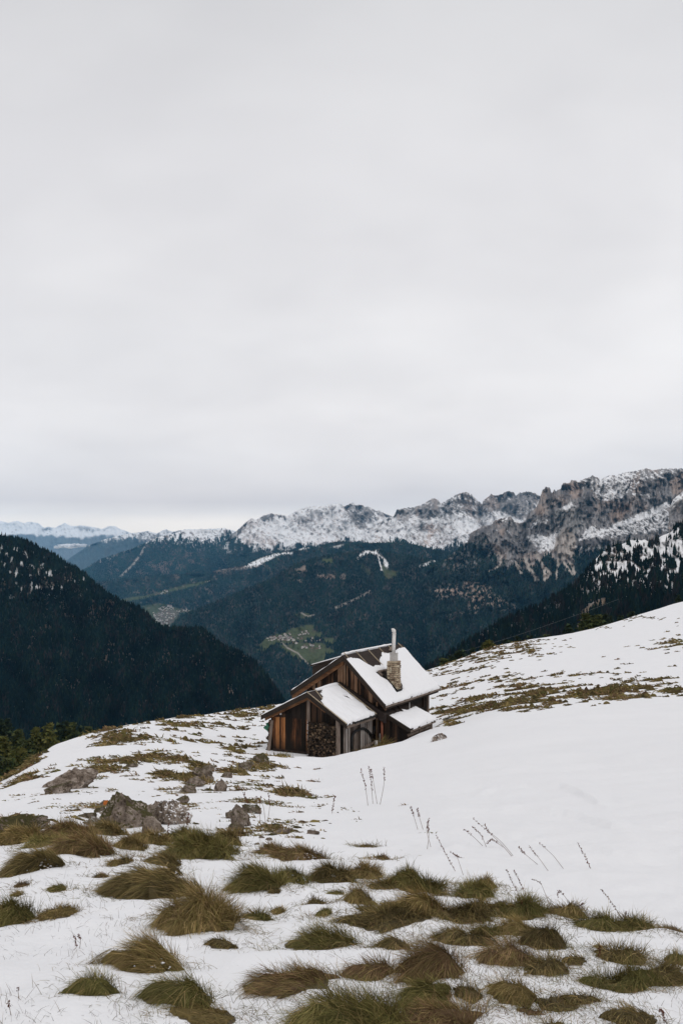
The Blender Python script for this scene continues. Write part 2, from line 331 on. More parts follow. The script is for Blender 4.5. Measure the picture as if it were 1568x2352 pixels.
# tussock table: sheet x of centre, row of its foot, width, height, lean x, palette, label
T = [
 (80,2010,135,64,-.5,1,"dark olive grass tussock combed left beside the pinkish grass at the left edge"),
 (185,1972,150,62,-.1,3,"loose pinkish brown grass tussock rising behind the dark combed one at the left"),
 (20,2128,120,66,.2,0,"bristling green grass tussock cut by the picture's left border"),
 (132,2108,100,22,.3,2,"flat yellowish grass clump lying just right of the bristling left border tussock"),
 (345,2072,225,88,-.7,1,"biggest dark brown grass tussock, smooth and swept to the left below the boulders"),
 (455,2140,205,92,.3,2,"big straw coloured tussock leaning over the front of the dark brown swept one"),
 (590,2116,70,30,.2,0,"small green clump at the right foot of the big straw coloured tussock"),
 (455,1985,190,66,.2,0,"wide fresh green grass bank under the grey lichen boulders"),
 (378,1990,74,42,-.5,1,"dark little dome of grass at the left end of the fresh green grass bank"),
 (590,2050,135,76,-.1,0,"vivid green round tussock standing alone in the middle of the foreground"),
 (682,1985,130,46,0.,3,"bristly reddish tipped tussock just behind the vivid green round one"),
 (668,2030,90,40,.2,0,"snow dusted green clump leaning on the right side of the vivid green round tussock"),
 (762,2035,105,56,.2,1,"dark green tussock right of the snow dusted clump in the middle of the foreground"),
 (835,2018,80,48,.2,2,"yellowish clump linking the dark green middle tussock to the long green bank"),
 (880,2046,70,56,.1,1,"grey green tuft under the left end of the long bank along the smooth snow"),
 (945,2048,150,52,.2,0,"long green grass bank bordering the smooth snow field"),
 (1090,2066,90,52,.2,0,"upright pale tuft with spiky tips at the end of the long green grass bank"),
 (330,2238,185,84,-.3,2,"pale tipped tussock with snow crumbs on its right side in the lower left"),
 (210,2292,118,70,.1,0,"smallest lone green tussock near the lower left corner"),
 (420,2312,190,82,-.1,0,"broad dark green tussock next to the smallest lone one in the lower left"),
 (470,2350,170,26,-.2,2,"thin flat grass strip at the bottom border under the broad dark green tussock"),
 (660,2285,230,66,-.3,3,"long low brown tussock with blunt right end in the lower middle"),
 (735,2192,180,64,-.1,0,"dark green wedge shaped tussock above the long low brown one"),
 (510,2180,76,26,0.,1,"small oval grass tuft alone between the straw tussock and the dark green wedge"),
 (790,2395,290,110,.0,0,"tall long bladed tussock cut by the bottom border in the middle"),
 (905,2182,78,36,0.,1,"little brown clump in the snow right of the dark green wedge shaped tussock"),
 (890,2136,220,40,.1,1,"dark grass belt running between the wedge tussock and the golden one"),
 (960,2110,150,80,-.2,2,"golden tussock leaning left beside the long green bank"),
 (1060,2125,140,56,0.,1,"shaggy olive mass on the right flank of the golden tussock"),
 (1095,2105,80,60,.0,1,"dark upright clump at the top of the shaggy olive mass"),
 (850,2255,125,54,-.1,3,"rusty low clump left of the tall russet tussock"),
 (985,2250,180,108,.1,3,"tall russet and grey tussock in the lower right of centre"),
 (975,2305,140,74,-.3,0,"combed green tussock spilling from the foot of the tall russet one"),
 (1075,2290,70,30,.2,1,"narrow dark tuft right of the combed green tussock"),
 (1060,2180,150,54,.0,1,"blackish grass hummock behind the tall russet tussock"),
 (1165,2222,150,88,.0,3,"broad reddish tussock with upright blades in the lower right"),
 (1175,2298,115,84,.1,2,"straw streaked tussock hanging from the front of the broad reddish one"),
 (1255,2240,110,44,.3,1,"dark trailing clump running right from the broad reddish tussock"),
 (1248,2182,110,60,.0,1,"round olive tussock standing in snow under the twiggy grass edge"),
 (1195,2115,120,50,.1,0,"green tuft with red stalk tips on the edge of the smooth snow"),
 (1190,2150,110,40,.0,2,"yellow green clump between the olive tussock and the red tipped tuft"),
 (1298,2112,90,50,.1,2,"pale spiky clump halfway along the snow edge at the right"),
 (1370,2140,110,46,.1,0,"green grass ledge with rusty stalks near the right of the snow edge"),
 (1445,2148,110,44,.1,0,"last green ledge of grass before the snow covered hump at the right border"),
 (1318,2212,58,20,.2,1,"tiny oval grass pad alone in the snow of the lower right"),
 (1420,2288,170,78,.2,0,"mossy green sloping tussock in the lower right"),
 (1425,2218,120,56,.3,1,"wind blown dark tussock above the mossy green sloping one"),
 (1530,2268,130,84,.4,1,"blackish brown tussock with long hairs at the right border"),
 (1330,2308,86,48,-.1,1,"dark tufted mound left of the mossy green sloping tussock"),
 (1445,2352,130,40,.0,1,"dark wedge of grass at the bottom border in the lower right"),
 (1215,2330,60,14,.1,3,"reddish flat patch of grass left of the dark tufted mound"),
 (1280,2325,110,24,.4,1,"thin dark trail of grass below the dark tufted mound"),
 (1000,2385,260,70,.0,3,"wide brown tussock at the bottom border right of the tall long bladed one"),
 (1270,2375,80,66,.2,2,"golden tussock poking up from the bottom border"),
 (1540,2160,70,16,.0,3,"flat grass rim under the snow covered hump at the right border"),
 (1556,2215,60,40,.3,0,"green tuft cut by the right border beside the blackish brown tussock"),
 (35,1940,110,36,.0,2,"yellow green tuft at the left border below the moss bank"),
 (115,1948,110,30,.0,0,"low green strip of grass below the moss bank on the left"),
 (245,1925,90,36,.0,1,"dim grass clump under the snow pillow left of the grey boulder"),
 (300,1955,70,40,.1,2,"light green tuft right below the grey boulder"),
 (285,1985,44,30,.1,1,"brown ragged tuft in the snow below the light green one"),
 (50,2038,40,10,.2,3,"rusty sliver of grass in the snow on the left"),
 (40,2058,26,16,.0,2,"tiny tuft under the rusty sliver of grass on the left"),
 (133,2048,46,18,-.3,0,"small green pad alone on the snow left of the biggest dark tussock"),
 (232,2018,42,12,.2,3,"small dry mat of grass above the biggest dark tussock"),
 (725,2080,46,26,.4,1,"small slanting tuft on the patchy snow in the middle"),
 (745,2104,40,20,.4,0,"green sprig tuft right under the small slanting one"),
 (822,2076,76,36,-.1,2,"brown tuft with stiff ends left of the golden tussock"),
 (840,2094,50,18,.0,2,"small flat tuft at the foot of the stiff brown one"),
 (630,2052,30,12,.0,1,"low dark pad right of the vivid green round tussock"),
 (770,2056,40,12,.0,0,"small green pad above the stiff brown tuft"),
 (640,2098,36,16,.0,2,"faint yellow tuft in the patchy snow right of the small green clump"),
 (160,1930,130,44,.0,3,"pinkish long grass behind the dark combed tussock under the snow pillow"),
 (345,1945,90,36,.1,2,"pale green strip of grass touching the split slab's foot"),
 (420,1938,90,34,.1,0,"green grass behind the fresh green bank, below the snow capped rock"),
 (520,1945,70,34,.1,1,"dark tuft at the right end of the fresh green bank"),
 (545,1925,44,30,.0,3,"reddish tuft with stalks above the right end of the fresh green bank"),
 (620,1965,70,30,.0,3,"dry brown grass at the left of the bristly reddish tipped tussock"),
 (395,2012,50,30,.2,1,"ragged snowy tuft under the dark little dome of grass"),
 (265,1990,36,26,.1,2,"thin tuft in front of the light green one below the grey boulder"),
 (1110,2040,60,36,.1,2,"spiky pale grass rising just behind the upright pale tuft"),
 (1150,2095,60,40,.1,1,"dark tuft between the pale spiky grass and the red tipped one"),
 (1120,2150,70,34,.0,0,"green clump in front of the dark upright one at the golden tussock's flank"),
 (1375,2178,16,10,.0,3,"single rusty sprig tuft in open snow near the right"),
 (880,1975,30,12,.1,3,"small brown tuft alone on the smooth snow above the long green bank"),
 (842,1948,30,12,.1,3,"tiny dry tuft alone on the smooth snow nearer the hut"),
]
TW = []
for (a, b, c, d, lean, pal, lab) in T:
    p = gp(a, min(b, 2500)-c*.10)
    TW.append((p, (.94 if c > 120 else 1.)*c/F*p[1], max(.45*d, d-.15*c)/F*p[1]*1.08))
for p, wm, hm in TW:      # trodden dark turf under each tussock
    q = ((XX-p[0])/(wm*.56))**2+((YY-p[1])/(wm*.50))**2
    mat = np.maximum(mat, sm(q+.35*fbm(XX*6, YY*6, 2, 3), .80, .5)*sm(YY, 30, 20))
# general litter of turf showing between the foreground tussocks
ft = sm(ROWPY-(1925+np.maximum(PXG-620, 0)*.30+np.maximum(PXG-1000, 0)*.02), 10, 60)*sm(YY, 14, 9)
soil = np.clip(.5+.9*fbm(XX*9, YY*9, 3, 88), 0, 1)[..., None]
ca = np.array([.060, .045, .026])*(1-soil)+np.array([.105, .085, .042])*soil
gcol = np.dstack([mat, soil[..., 0], np.zeros_like(mat)])
# the slope carries on to both sides and behind the viewer
KS = np.array([.8, 2., 4.5, 10., 25., 70., 200.])
mx_ = np.concatenate([XX[:1]-KS[::-1, None], XX, XX[-1:]+KS[:, None]]); my_ = np.concatenate([YY[:7], YY, YY[:7]])
mz_ = np.concatenate([GZ[:1]-.06*KS[::-1, None], GZ, GZ[-1:]+.05*KS[:, None]])
gcol = np.concatenate([np.repeat(gcol[:1], 7, 0)*0, gcol, np.repeat(gcol[-1:], 7, 0)*0])
bx_ = np.stack([mx_[:, 0]*4, mx_[:, 0]*1.8, mx_[:, 0]], 1); by_ = np.ones((len(mx_), 3))*np.array([-9., -2.5, .2]); bz_ = mz_[:, :1]+np.array([.6, .2, .04])
mx_, my_, mz_ = np.concatenate([bx_, mx_], 1), np.concatenate([by_, my_], 1), np.concatenate([bz_, mz_], 1)
gcol = np.concatenate([np.repeat(gcol[:, :1], 3, 1)*0, gcol], 1)
nC, nR = mx_.shape
idx = np.arange(nC*nR).reshape(nC, nR)
quads = np.stack([idx[:-1, :-1], idx[1:, :-1], idx[1:, 1:], idx[:-1, 1:]], -1).reshape(-1, 4)
t = NT('snow_ground', .7, .25)
v = t.coords(); a_ = t.attr(); sp = t.node('ShaderNodeSeparateColor'); t.link(a_, sp.inputs[0])
n1 = t.noise(v, 5, 6, .6); n2 = t.noise(v, 60, 3, .6)
msk = t.math('ADD', sp.outputs[0], t.math('MULTIPLY', t.math('SUBTRACT', t.noise(v, 14, 5, .65), .5), .9))
mk = t.ramp(msk, [(.42, (0, 0, 0)), (.56, (1, 1, 1))])
sc_ = t.ramp(t.noise(v, .6, 4, .5), [(.3, tuple(c*.975 for c in SNOW)), (.7, SNOW)])
so_ = t.ramp(t.noise(v, 45, 5, .7), [(.25, (.035, .026, .016)), (.55, (.085, .066, .034)), (.8, (.16, .12, .06))])
t.color(t.mix(mk, sc_, so_))
t.bump(t.math('ADD', n1, t.math('MULTIPLY', n2, .16)), .42, .06)
g = np_mesh('ground', np.stack([mx_, my_, mz_], -1).reshape(-1, 3), quads, mats=[t.m], col=gcol.reshape(-1, 3), smooth=True)
tag(g, "snow covered alpine meadow slope with turf showing through", "ground", kind='structure')

# ------------------------------------------------------------------ blades
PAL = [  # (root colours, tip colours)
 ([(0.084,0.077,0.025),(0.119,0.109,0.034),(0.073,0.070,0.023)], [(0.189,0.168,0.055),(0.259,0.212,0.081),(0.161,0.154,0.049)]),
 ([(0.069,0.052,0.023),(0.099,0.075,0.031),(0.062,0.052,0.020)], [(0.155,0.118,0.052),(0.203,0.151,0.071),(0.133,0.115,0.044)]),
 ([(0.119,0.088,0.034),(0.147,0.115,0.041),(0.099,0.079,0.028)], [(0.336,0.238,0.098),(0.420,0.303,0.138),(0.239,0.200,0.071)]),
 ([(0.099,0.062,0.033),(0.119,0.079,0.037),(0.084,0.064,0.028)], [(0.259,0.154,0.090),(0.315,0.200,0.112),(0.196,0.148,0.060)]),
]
def blades(root, d0, L, width, droop, c0, c1, segs=3):
    """root n x 3, d0 n x 3 unit start direction, returns V, tris, colour"""
    n = len(root); ts = np.linspace(0, 1, segs+1)
    ang = rng.uniform(0, math.pi, n); side = np.stack([np.cos(ang), np.sin(ang)*.5, np.zeros(n)], -1)
    side -= d0*np.sum(side*d0, 1)[:, None]; side /= np.linalg.norm(side, axis=1)[:, None]+1e-9
    V = []; C = []
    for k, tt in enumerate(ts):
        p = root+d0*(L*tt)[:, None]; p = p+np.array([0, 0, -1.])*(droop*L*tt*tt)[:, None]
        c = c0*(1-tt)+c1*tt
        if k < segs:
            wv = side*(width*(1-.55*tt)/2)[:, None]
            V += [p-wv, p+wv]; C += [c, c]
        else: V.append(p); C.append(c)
    m = 2*segs+1
    V = np.stack(V, 1).reshape(-1, 3); C = np.stack(C, 1).reshape(-1, 3)
    base = (np.arange(n)*m)[:, None]
    q = [];
    for k in range(segs-1): q += [(2*k, 2*k+1, 2*k+3), (2*k, 2*k+3, 2*k+2)]
    q.append((2*segs-2, 2*segs-1, 2*segs))
    return V, (base[:, :, None]+np.array(q)[None]).reshape(-1, 3), C
def pick(cols, n):
    c = np.array(cols)[rng.integers(0, len(cols), n)]
    return c*rng.uniform(.6, 1.55, (n, 1))
def merge(parts):
    V, Tn, C, o = [], [], [], 0
    for v_, t_, c_ in parts:
        V.append(v_); Tn.append(t_+o); C.append(c_); o += len(v_)
    return np.concatenate(V), np.concatenate(Tn), np.concatenate(C)
def dome(c, rx, ry, h, col, nr=7, na=22, seed=0, amp=.18):
    rr = np.linspace(0, 1, nr)[:, None]*np.ones((1, na)); aa = np.linspace(0, 2*math.pi, na, endpoint=False)[None]*np.ones((nr, 1))
    k = 1+amp*fbm(np.cos(aa)*1.9+seed, np.sin(aa)*1.9+seed*.7, 3, 5)*1.5
    x = c[0]+rx*rr*k*np.cos(aa); y = c[1]+ry*rr*k*np.sin(aa)
    z = gz(x, y)+h*(1-rr**2.2)*(1+.9*fbm(x*6, y*6, 3, 6))-.012*(rr > .95)
    V = np.stack([x, y, z], -1).reshape(-1, 3)
    i = np.arange(nr*na).reshape(nr, na); j = np.roll(i, -1, 1)
    q = np.stack([i[:-1], j[:-1], j[1:], i[1:]], -1).reshape(-1, 4)
    tr = np.concatenate([q[:, [0, 1, 2]], q[:, [0, 2, 3]]])
    cc = np.array(col)[None]*(.7+.6*rng.random((len(V), 1)))
    return V, tr, cc
M_CRUMB = snow_mat('snow_crumbs', (30, .3, .02))
for k, ((a, b, c, d, lean, pal, lab), (p, wm, hm)) in enumerate(zip(T, TW)):
    hm = min(hm, .36*wm)
    Y = p[1]; rx = wm*.47; ry = min(wm*.40, .40); hd = hm*.62
    n = int(np.clip(6600*wm*wm/(.45*.45)*(.3+hm/.12*.5), 240, 11500))
    rr = np.sqrt(rng.random(n)); aa = rng.uniform(0, 2*math.pi, n)
    rk = 1+.40*1.5*fbm(np.cos(aa)*1.9+k, np.sin(aa)*1.9+k*.7, 3, 5)
    ox, oy = rr*np.cos(aa), rr*np.sin(aa)
    x = p[0]+rx*ox*rk; y = p[1]+ry*oy*rk
    z = gz(x, y)+hd*(1-rr**2.2)*(1+.9*fbm(x*6, y*6, 3, 6))
    flow = .60*np.stack([fbm(x*7+k, y*7, 3, 61), fbm(x*7, y*7+k, 3, 62)], -1)
    dh = np.stack([ox*.30+lean*1.1-.40, oy*.32-.40], -1)+flow+rng.normal(0, .26, (n, 2))
    top = np.clip(.5*ox+.75*oy+.25, 0, 1)              # bristles stand up at the back and lee side, the rest lies combed
    outw = (ox*dh[:, 0]+oy*dh[:, 1])/np.maximum(rr, .05)
    up = np.clip(.20-np.clip(2.*rr**1.2*hd/rx*outw, -.5, .7)*(1-.6*top)+.9*top*rng.uniform(.3, 1, n)+rng.normal(0, .2, n), -.6, 1.4)
    d0 = np.concatenate([dh, up[:, None]], 1); d0 /= np.linalg.norm(d0, axis=1)[:, None]
    L = (hm*.62+.022*min(1, wm/.3)+.01)*rng.uniform(.4, 1.45, n)*(1+.5*(rng.random(n) < .05))
    wd = np.maximum(.0016, .00042*Y)*rng.uniform(.6, 1.2, n)
    drp = rng.uniform(.10, .45, n)*(1.-.4*np.clip(up, 0, 1))
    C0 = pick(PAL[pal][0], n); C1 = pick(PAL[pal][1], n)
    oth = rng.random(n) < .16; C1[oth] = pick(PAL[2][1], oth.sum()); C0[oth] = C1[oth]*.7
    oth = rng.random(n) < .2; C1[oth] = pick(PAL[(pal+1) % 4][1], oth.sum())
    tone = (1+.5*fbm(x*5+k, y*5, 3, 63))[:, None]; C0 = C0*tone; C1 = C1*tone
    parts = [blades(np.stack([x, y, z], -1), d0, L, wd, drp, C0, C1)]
    parts.append(dome(p, rx*1.02, ry*1.02, hd, np.array(PAL[pal][0][0])*1.0, seed=k, amp=.40))
    # a few long hairs
    m = max(6, n//70); s = rng.integers(0, n, m)
    d1 = d0[s]+np.array([.1, 0, .55]); d1 /= np.linalg.norm(d1, axis=1)[:, None]
    parts.append(blades(np.stack([x, y, z], -1)[s], d1, L[s]*1.5, wd[s]*.6, drp[s]*.5, C1[s], pick(PAL[2][1], m)))
    V, Tn, C = merge(parts)
    root = empty('grass_tussock', tuple(p)); tag(root, lab, 'grass tussock', 'grass tussocks in the foreground snow')
    np_mesh('blades', V-p, tris=Tn, mats=[M_GRASS], col=C, parent=root)
    if wm > .14 and ('snow crumbs' in lab or 'snow dusted' in lab or 'snowy' in lab or k in (0, 10, 33, 44)):     # snow crumbs caught between the blades
        mcr = int(14+40*wm); aa = rng.normal(-.9, .55, mcr); rr = rng.uniform(.45, 1.02, mcr)
        mb = []
        for q in range(mcr):
            cx_, cy_ = p[0]+rx*rr[q]*math.cos(aa[q]), p[1]+ry*rr[q]*math.sin(aa[q]); r0 = rng.uniform(.002, .006)*(1+Y/14)
            cz_ = float(gz(cx_, cy_))+hd*(1-rr[q]**2.2)*.9+r0*.4
            oc = np.array([(1,0,0),(-1,0,0),(0,1,0),(0,-1,0),(0,0,1),(0,0,-1)])*rng.uniform(.6, 1.3, (6, 1))*r0*np.array([1.5, 1.1, .8])+[cx_, cy_, cz_]
            tr = np.array([(0,2,4),(2,1,4),(1,3,4),(3,0,4),(2,0,5),(1,2,5),(3,1,5),(0,3,5)])
            mb.append((oc, tr, np.ones((6, 3))))
        V, Tn, C = merge(mb)
        np_mesh('snow_dusting', V-p, tris=Tn, mats=[M_CRUMB], smooth=True, parent=root)['kind'] = 'stuff'

# ------------------------------------------------------------------ grass clumps breaking through the snow on both slopes (uncountable)
def scatter(n, px0, px1, py0, py1, dfun):
    out = []
    pxs = rng.uniform(px0, px1, n); pys = rng.uniform(py0, py1, n)
    for a, b in zip(pxs, pys):
        j = int((a-PXC[0])/(PXC[1]-PXC[0])); r = ROWPY[j]
        hit = r <= b
        if not hit.any(): continue
        k = int(np.argmax(hit))
        if dfun(j, k) > rng.random(): out.append((a, b, XX[j, k]+(a-PXC[j])/F*YY[j, k], YY[j, k]*(1+rng.uniform(-.003, .003)), dens[j, k]))
    return np.array(out)
clus = np.clip(.5+1.5*fbm(XX*.28+YY*.1, YY*.32, 3, 99), 0, 1.3)
pts = scatter(90000, -100, 1640, 1370, 1935, lambda j, k: min(1, (dens[j, k]**1.2)*.75*clus[j, k]**2.0*1.25) if YY[j, k] > 8.2 else 0)
parts = []
for (a, b, x, y, de) in pts:
    s = rng.uniform(.3, 1.)*(.55+.2*min(de, 2.))*(.55 if y < 20 else 1. if y < 45 else 1.6)
    hgt = .22*s*(.7 if y < 20 else 1.)
    nb = 30 if y < 45 else 20
    ang = rng.uniform(0, 2*math.pi, nb); rr = np.sqrt(rng.random(nb))
    bx = x+.34*s*rr*np.cos(ang)-.05; by = y+.26*s*rr*np.sin(ang)
    bz = gz(bx, by)-.01
    d0 = np.stack([rng.normal(-.8, .5, nb), rng.normal(-.2, .45, nb), rng.uniform(.12, .8, nb)], -1); d0 /= np.linalg.norm(d0, axis=1)[:, None]
    L = hgt*rng.uniform(.9, 2.2, nb); wd = np.maximum(.006, .00095*y)*rng.uniform(.7, 1.8, nb)
    pl = PAL[rng.choice([0, 1, 2, 3], p=[.06, .30, .33, .31])]
    parts.append(blades(np.stack([bx, by, bz], -1), d0, L, wd, rng.uniform(.2, .8, nb), pick(pl[0], nb), pick(pl[1], nb)*.9, segs=2))
    if rng.random() < (.2 if y < 45 else .4): parts.append(dome(np.array([x, y, 0]), .2*s, .16*s, (.4 if y < 45 else .7)*hgt, np.array(pl[0][rng.integers(0, 3)])*rng.uniform(.6, 1.3), nr=4, na=9, seed=x, amp=.35))
V, Tn, C = merge(parts)
o = np_mesh('grass', V, tris=Tn, mats=[M_GRASS], col=C)
tag(o, "brown and olive meadow grass breaking through the snow on the slopes", "grass", kind='stuff')
# ragged low grass creeping out from the tussocks
mt = []
for k, (p, wm, hm) in enumerate(TW):
    m = int(np.clip(26*wm/.4, 3, 34)*(3.2 if p[0] > .2 else 1.1))
    for _ in range(m):
        an = rng.uniform(0, 6.283); r_ = rng.uniform(.85, 1.75)
        x, y = p[0]+wm*.5*r_*math.cos(an)*1.1, p[1]+wm*.42*r_*math.sin(an); z = float(gz(x, y))
        nb = rng.integers(8, 26); rx = rng.uniform(.02, .07)*(1+y/14)
        bx = x+rng.normal(0, rx, nb); by = y+rng.normal(0, rx*.7, nb)
        d0 = np.stack([rng.normal(-.35, .7, nb), rng.normal(-.2, .6, nb), rng.uniform(.02, .75, nb)], -1); d0 /= np.linalg.norm(d0, axis=1)[:, None]
        pl = PAL[rng.choice([0, 1, 2, 3], p=[.25, .3, .2, .25])]
        mt.append(blades(np.stack([bx, by, gz(bx, by)-.004], -1), d0, rng.uniform(.02, .075, nb)*(1+y/16), np.full(nb, max(.0018, .00042*y))*rng.uniform(.6, 1.2, nb), rng.uniform(.1, .7, nb), pick(pl[0], nb), pick(pl[1], nb)))
V, Tn, C = merge(mt)
o = np_mesh('low_grass', V, tris=Tn, mats=[M_GRASS], col=C)
tag(o, "ragged low grass creeping over the snow between the foreground tussocks", "grass", kind='stuff')
# fine litter and single blades in the foreground
n = 6500
a = rng.uniform(-60, 1640, n); b = rng.uniform(1905, 2400, n)
ok = b > 1915+np.maximum(a-620, 0)*.26
P_ = np.array([gp(q, r_) for q, r_ in zip(a[ok], b[ok])])
keep = fbm(P_[:, 0]*1.2, P_[:, 1]*1.2, 2, 15) > -.12
P_ = P_[keep]; n = len(P_)
d0 = np.stack([rng.normal(0, .5, n), rng.normal(-.1, .4, n), rng.uniform(.15, 1.2, n)], -1); d0 /= np.linalg.norm(d0, axis=1)[:, None]
c1 = pick([(.12, .07, .045), (.16, .12, .07), (.07, .06, .03)], n)
V, Tn, C = blades(P_-[0, 0, .004], d0, rng.uniform(.015, .075, n), np.maximum(.0014, .0003*P_[:, 1])*rng.uniform(.6, 1.2, n), rng.uniform(0, .5, n), c1*.6, c1)
o = np_mesh('grass_litter', V, tris=Tn, mats=[M_GRASS], col=C)
tag(o, "single dry blades and bits of litter poking from the foreground snow", "dry grass", kind='stuff')
# ================================================================== ROCKS
def icosphere(sub):
    import bmesh
    bm = bmesh.new(); bmesh.ops.create_icosphere(bm, subdivisions=sub, radius=1)
    V = np.array([v.co[:] for v in bm.verts]); Fc = np.array([[v.index for v in f.verts] for f in bm.faces]); bm.free()
    return V, Fc
ICO = icosphere(5)
t = NT('lichen_rock', .92, .15); v = t.coords()
n1 = t.noise(v, 6, 6, .65); n2 = t.noise(v, 22, 5, .7); n3 = t.noise(v, 3, 3)
c = t.ramp(n1, [(.34, (.05, .038, .030)), (.46, (.18, .142, .112)), (.58, (.33, .278, .236)), (.72, (.47, .415, .37))])
c = t.mix(t.ramp(n2, [(.55, (0, 0, 0)), (.64, (1, 1, 1))]), c, (.060, .042, .032, 1))
sn = t.node('ShaderNodeNewGeometry'); sp = t.node('ShaderNodeSeparateXYZ'); t.link(sn.outputs['Normal'], sp.inputs[0])
at = t.node('ShaderNodeSeparateColor'); t.link(t.attr(), at.inputs[0])
up = t.math('ADD', sp.outputs['Z'], t.math('MULTIPLY', t.math('SUBTRACT', n2, .5), .9))
moss = t.ramp(t.math('MULTIPLY', up, at.outputs[0]), [(.42, (0, 0, 0)), (.55, (1, 1, 1))])
c = t.mix(moss, c, t.ramp(n2, [(.3, (.035, .032, .014)), (.7, (.085, .075, .03))]))
snw = t.ramp(t.math('ADD', t.math('MULTIPLY', up, at.outputs[1]), t.math('MULTIPLY', t.math('SUBTRACT', n3, .5), .5)), [(.52, (0, 0, 0)), (.60, (1, 1, 1))])
c = t.mix(snw, c, SNOW+(1,))
lich = t.ramp(t.math('ADD', t.math('MULTIPLY', at.outputs[2], 1.), t.math('MULTIPLY', t.math('SUBTRACT', n1, .5), 1.2)), [(.62, (0, 0, 0)), (.72, (1, 1, 1))])
c = t.mix(lich, c, (.42, .13, .03, 1))
t.color(c); t.bump(t.math('ADD', n1, n2), .8, .03)
M_ROCK = t.m
def rock(px, py, wpx, hpx, tilt, lab, moss=.6, snow=.6, lichen=0, seed=0, squash=.8, name='boulder', group=None):
    p = gp(px, py); s = p[1]/F
    if seed >= 14 and name == 'boulder': wpx, hpx = wpx*1.3, hpx*1.35
    rx, rz = wpx*s/2*1.05, hpx*s*.78
    V = ICO[0].copy(); r = np.random.default_rng(seed)
    for _ in range(22):                                    # knock flat faces off the lump
        nrm = r.normal(0, 1, 3); nrm /= np.linalg.norm(nrm); d = r.uniform(.55, .9)
        k = np.maximum(V@nrm-d, 0); V = V-k[:, None]*nrm*.95
    q = V*1.5+seed*3.1
    rg = ridged(q[:, 0]*1.6+q[:, 2]*.8, q[:, 1]*1.6-q[:, 2]*1.1, 4, seed+5)
    rough = .16*fbm(q[:, 0]+q[:, 2]*.7, q[:, 1]-q[:, 2]*.6, 4, seed)-.15*sm(rg, .5, 1.)+.06*fbm(q[:, 0]*5+q[:, 2]*3, q[:, 1]*5-q[:, 2]*4, 3, seed+2)
    V = V*(1+rough)[:, None]
    V = V*np.array([rx, rx*squash, rz*.95])
    a = R(tilt); c_, s_ = math.cos(a), math.sin(a)
    V = np.stack([V[:, 0]*c_+V[:, 2]*s_, V[:, 1], -V[:, 0]*s_+V[:, 2]*c_], -1)
    V[:, 1] += rx*squash*.5; V[:, 2] += rz*.06
    C = np.zeros((len(V), 3)); C[:, 0] = moss; C[:, 1] = snow
    if lichen: C[:, 2] = np.clip(lichen*(1-np.hypot(V[:, 0]/rx-.15, V[:, 2]/rz-.45)*.9), 0, 1)
    o = np_mesh(name, V, tris=ICO[1], mats=[M_ROCK], col=C, smooth=False, loc=tuple(p))
    tag(o, lab, 'rock', group); return o
rock(288, 1900, 185, 84, 22, "large grey lichen spotted boulder with mossy top in the left foreground", .8, .42, .15, 3)
rock(348, 1914, 66, 44, 36, "split grey slab leaning on the right end of the large mossy boulder", .35, .2, .0, 8)
rock(240, 1851, 32, 19, -5, "small round rock with bright orange lichen perched above the large boulder", .7, 0, .95, 11)
rock(394, 1892, 74, 48, 22, "rounded snow capped rock just right of the large grey boulder", .45, .75, 0, 14)
rock(360, 1862, 26, 22, 10, "little mossy stone between the large boulder and the snow capped rock", .9, .2, 0, 15)
rock(160, 1812, 130, 34, -26, "long brown rock ledge with cracked face on the far left snow slope", .4, .45, 0, 17, .5)
rock(196, 1792, 34, 26, -20, "knobbly upper end stone of the long brown rock ledge", .5, .3, 0, 19, .6)
rock(508, 1818, 24, 28, 10, "dark pointed stone in a snow hollow below the hut", .2, .25, 0, 23)
rock(552, 1898, 46, 44, -20, "dark mossy rock under hanging grass in the middle of the snow slope", .8, .5, 0, 27)
rock(578, 1868, 40, 26, -10, "moss covered stone with snow patches beside tall dry stalks", 1.0, .6, 0, 29)
rock(462, 1790, 46, 30, -24, "brown mossy outcrop on the slope left of the snow hollow", .75, .4, 0, 31)
rock(560, 1766, 40, 14, -14, "flat brown stone edge below the grass patch near the hut", .6, .5, 0, 33)
rock(215, 1898, 46, 22, 10, "dark broken stone under the snow left of the large boulder", .7, .65, 0, 35)
rock(40, 1918, 112, 40, -4, "dark moss bank over a buried rock at the left border", 1.2, .0, 0, 37, .7)
rock(650, 1915, 36, 10, -8, "pinkish flat stone in the snow at the tip of a brown stone streak", .1, .3, 0, 41, .6)
rock(717, 1916, 26, 8, 5, "smooth pale flat stone alone in the snow below the hut", .1, .2, 0, 43, .6)
rock(1010, 1700, 34, 16, -15, "snow topped stones heaped at the lower corner of the lean-to", .5, .7, 0, 47)
rock(340, 1890, 90, 40, 34, "grey brown slab sloping down the right flank of the large boulder", .55, .3, 0, 71)
rock(370, 1872, 40, 22, 25, "dark cleft stone wedged behind the snow capped rock", .7, .4, 0, 72)
rock(445, 1806, 50, 22, -35, "long brown rib of rock rising toward the mossy outcrop", .7, .4, 0, 73, .5)
rock(520, 1786, 26, 12, -20, "small brown stone between the snow hollow and the flat stone edge", .6, .4, 0, 74)
rock(592, 1752, 44, 16, -14, "mossy brown rib under the grass patch near the hut", 1., .4, 0, 75, .6)
rock(530, 1880, 30, 20, -15, "brown stone left of the dark mossy rock under hanging grass", .6, .4, 0, 76)
rock(130, 1822, 70, 22, -22, "dark lower end of the long brown rock ledge", .7, .4, 0, 77, .5)
rock(300, 1762, 26, 10, -15, "little dark stone above the long rock ledge on the left slope", .8, .4, 0, 78)
rock(232, 1866, 26, 14, 10, "dark moss stone left of the orange lichen rock", 1., .4, 0, 79)
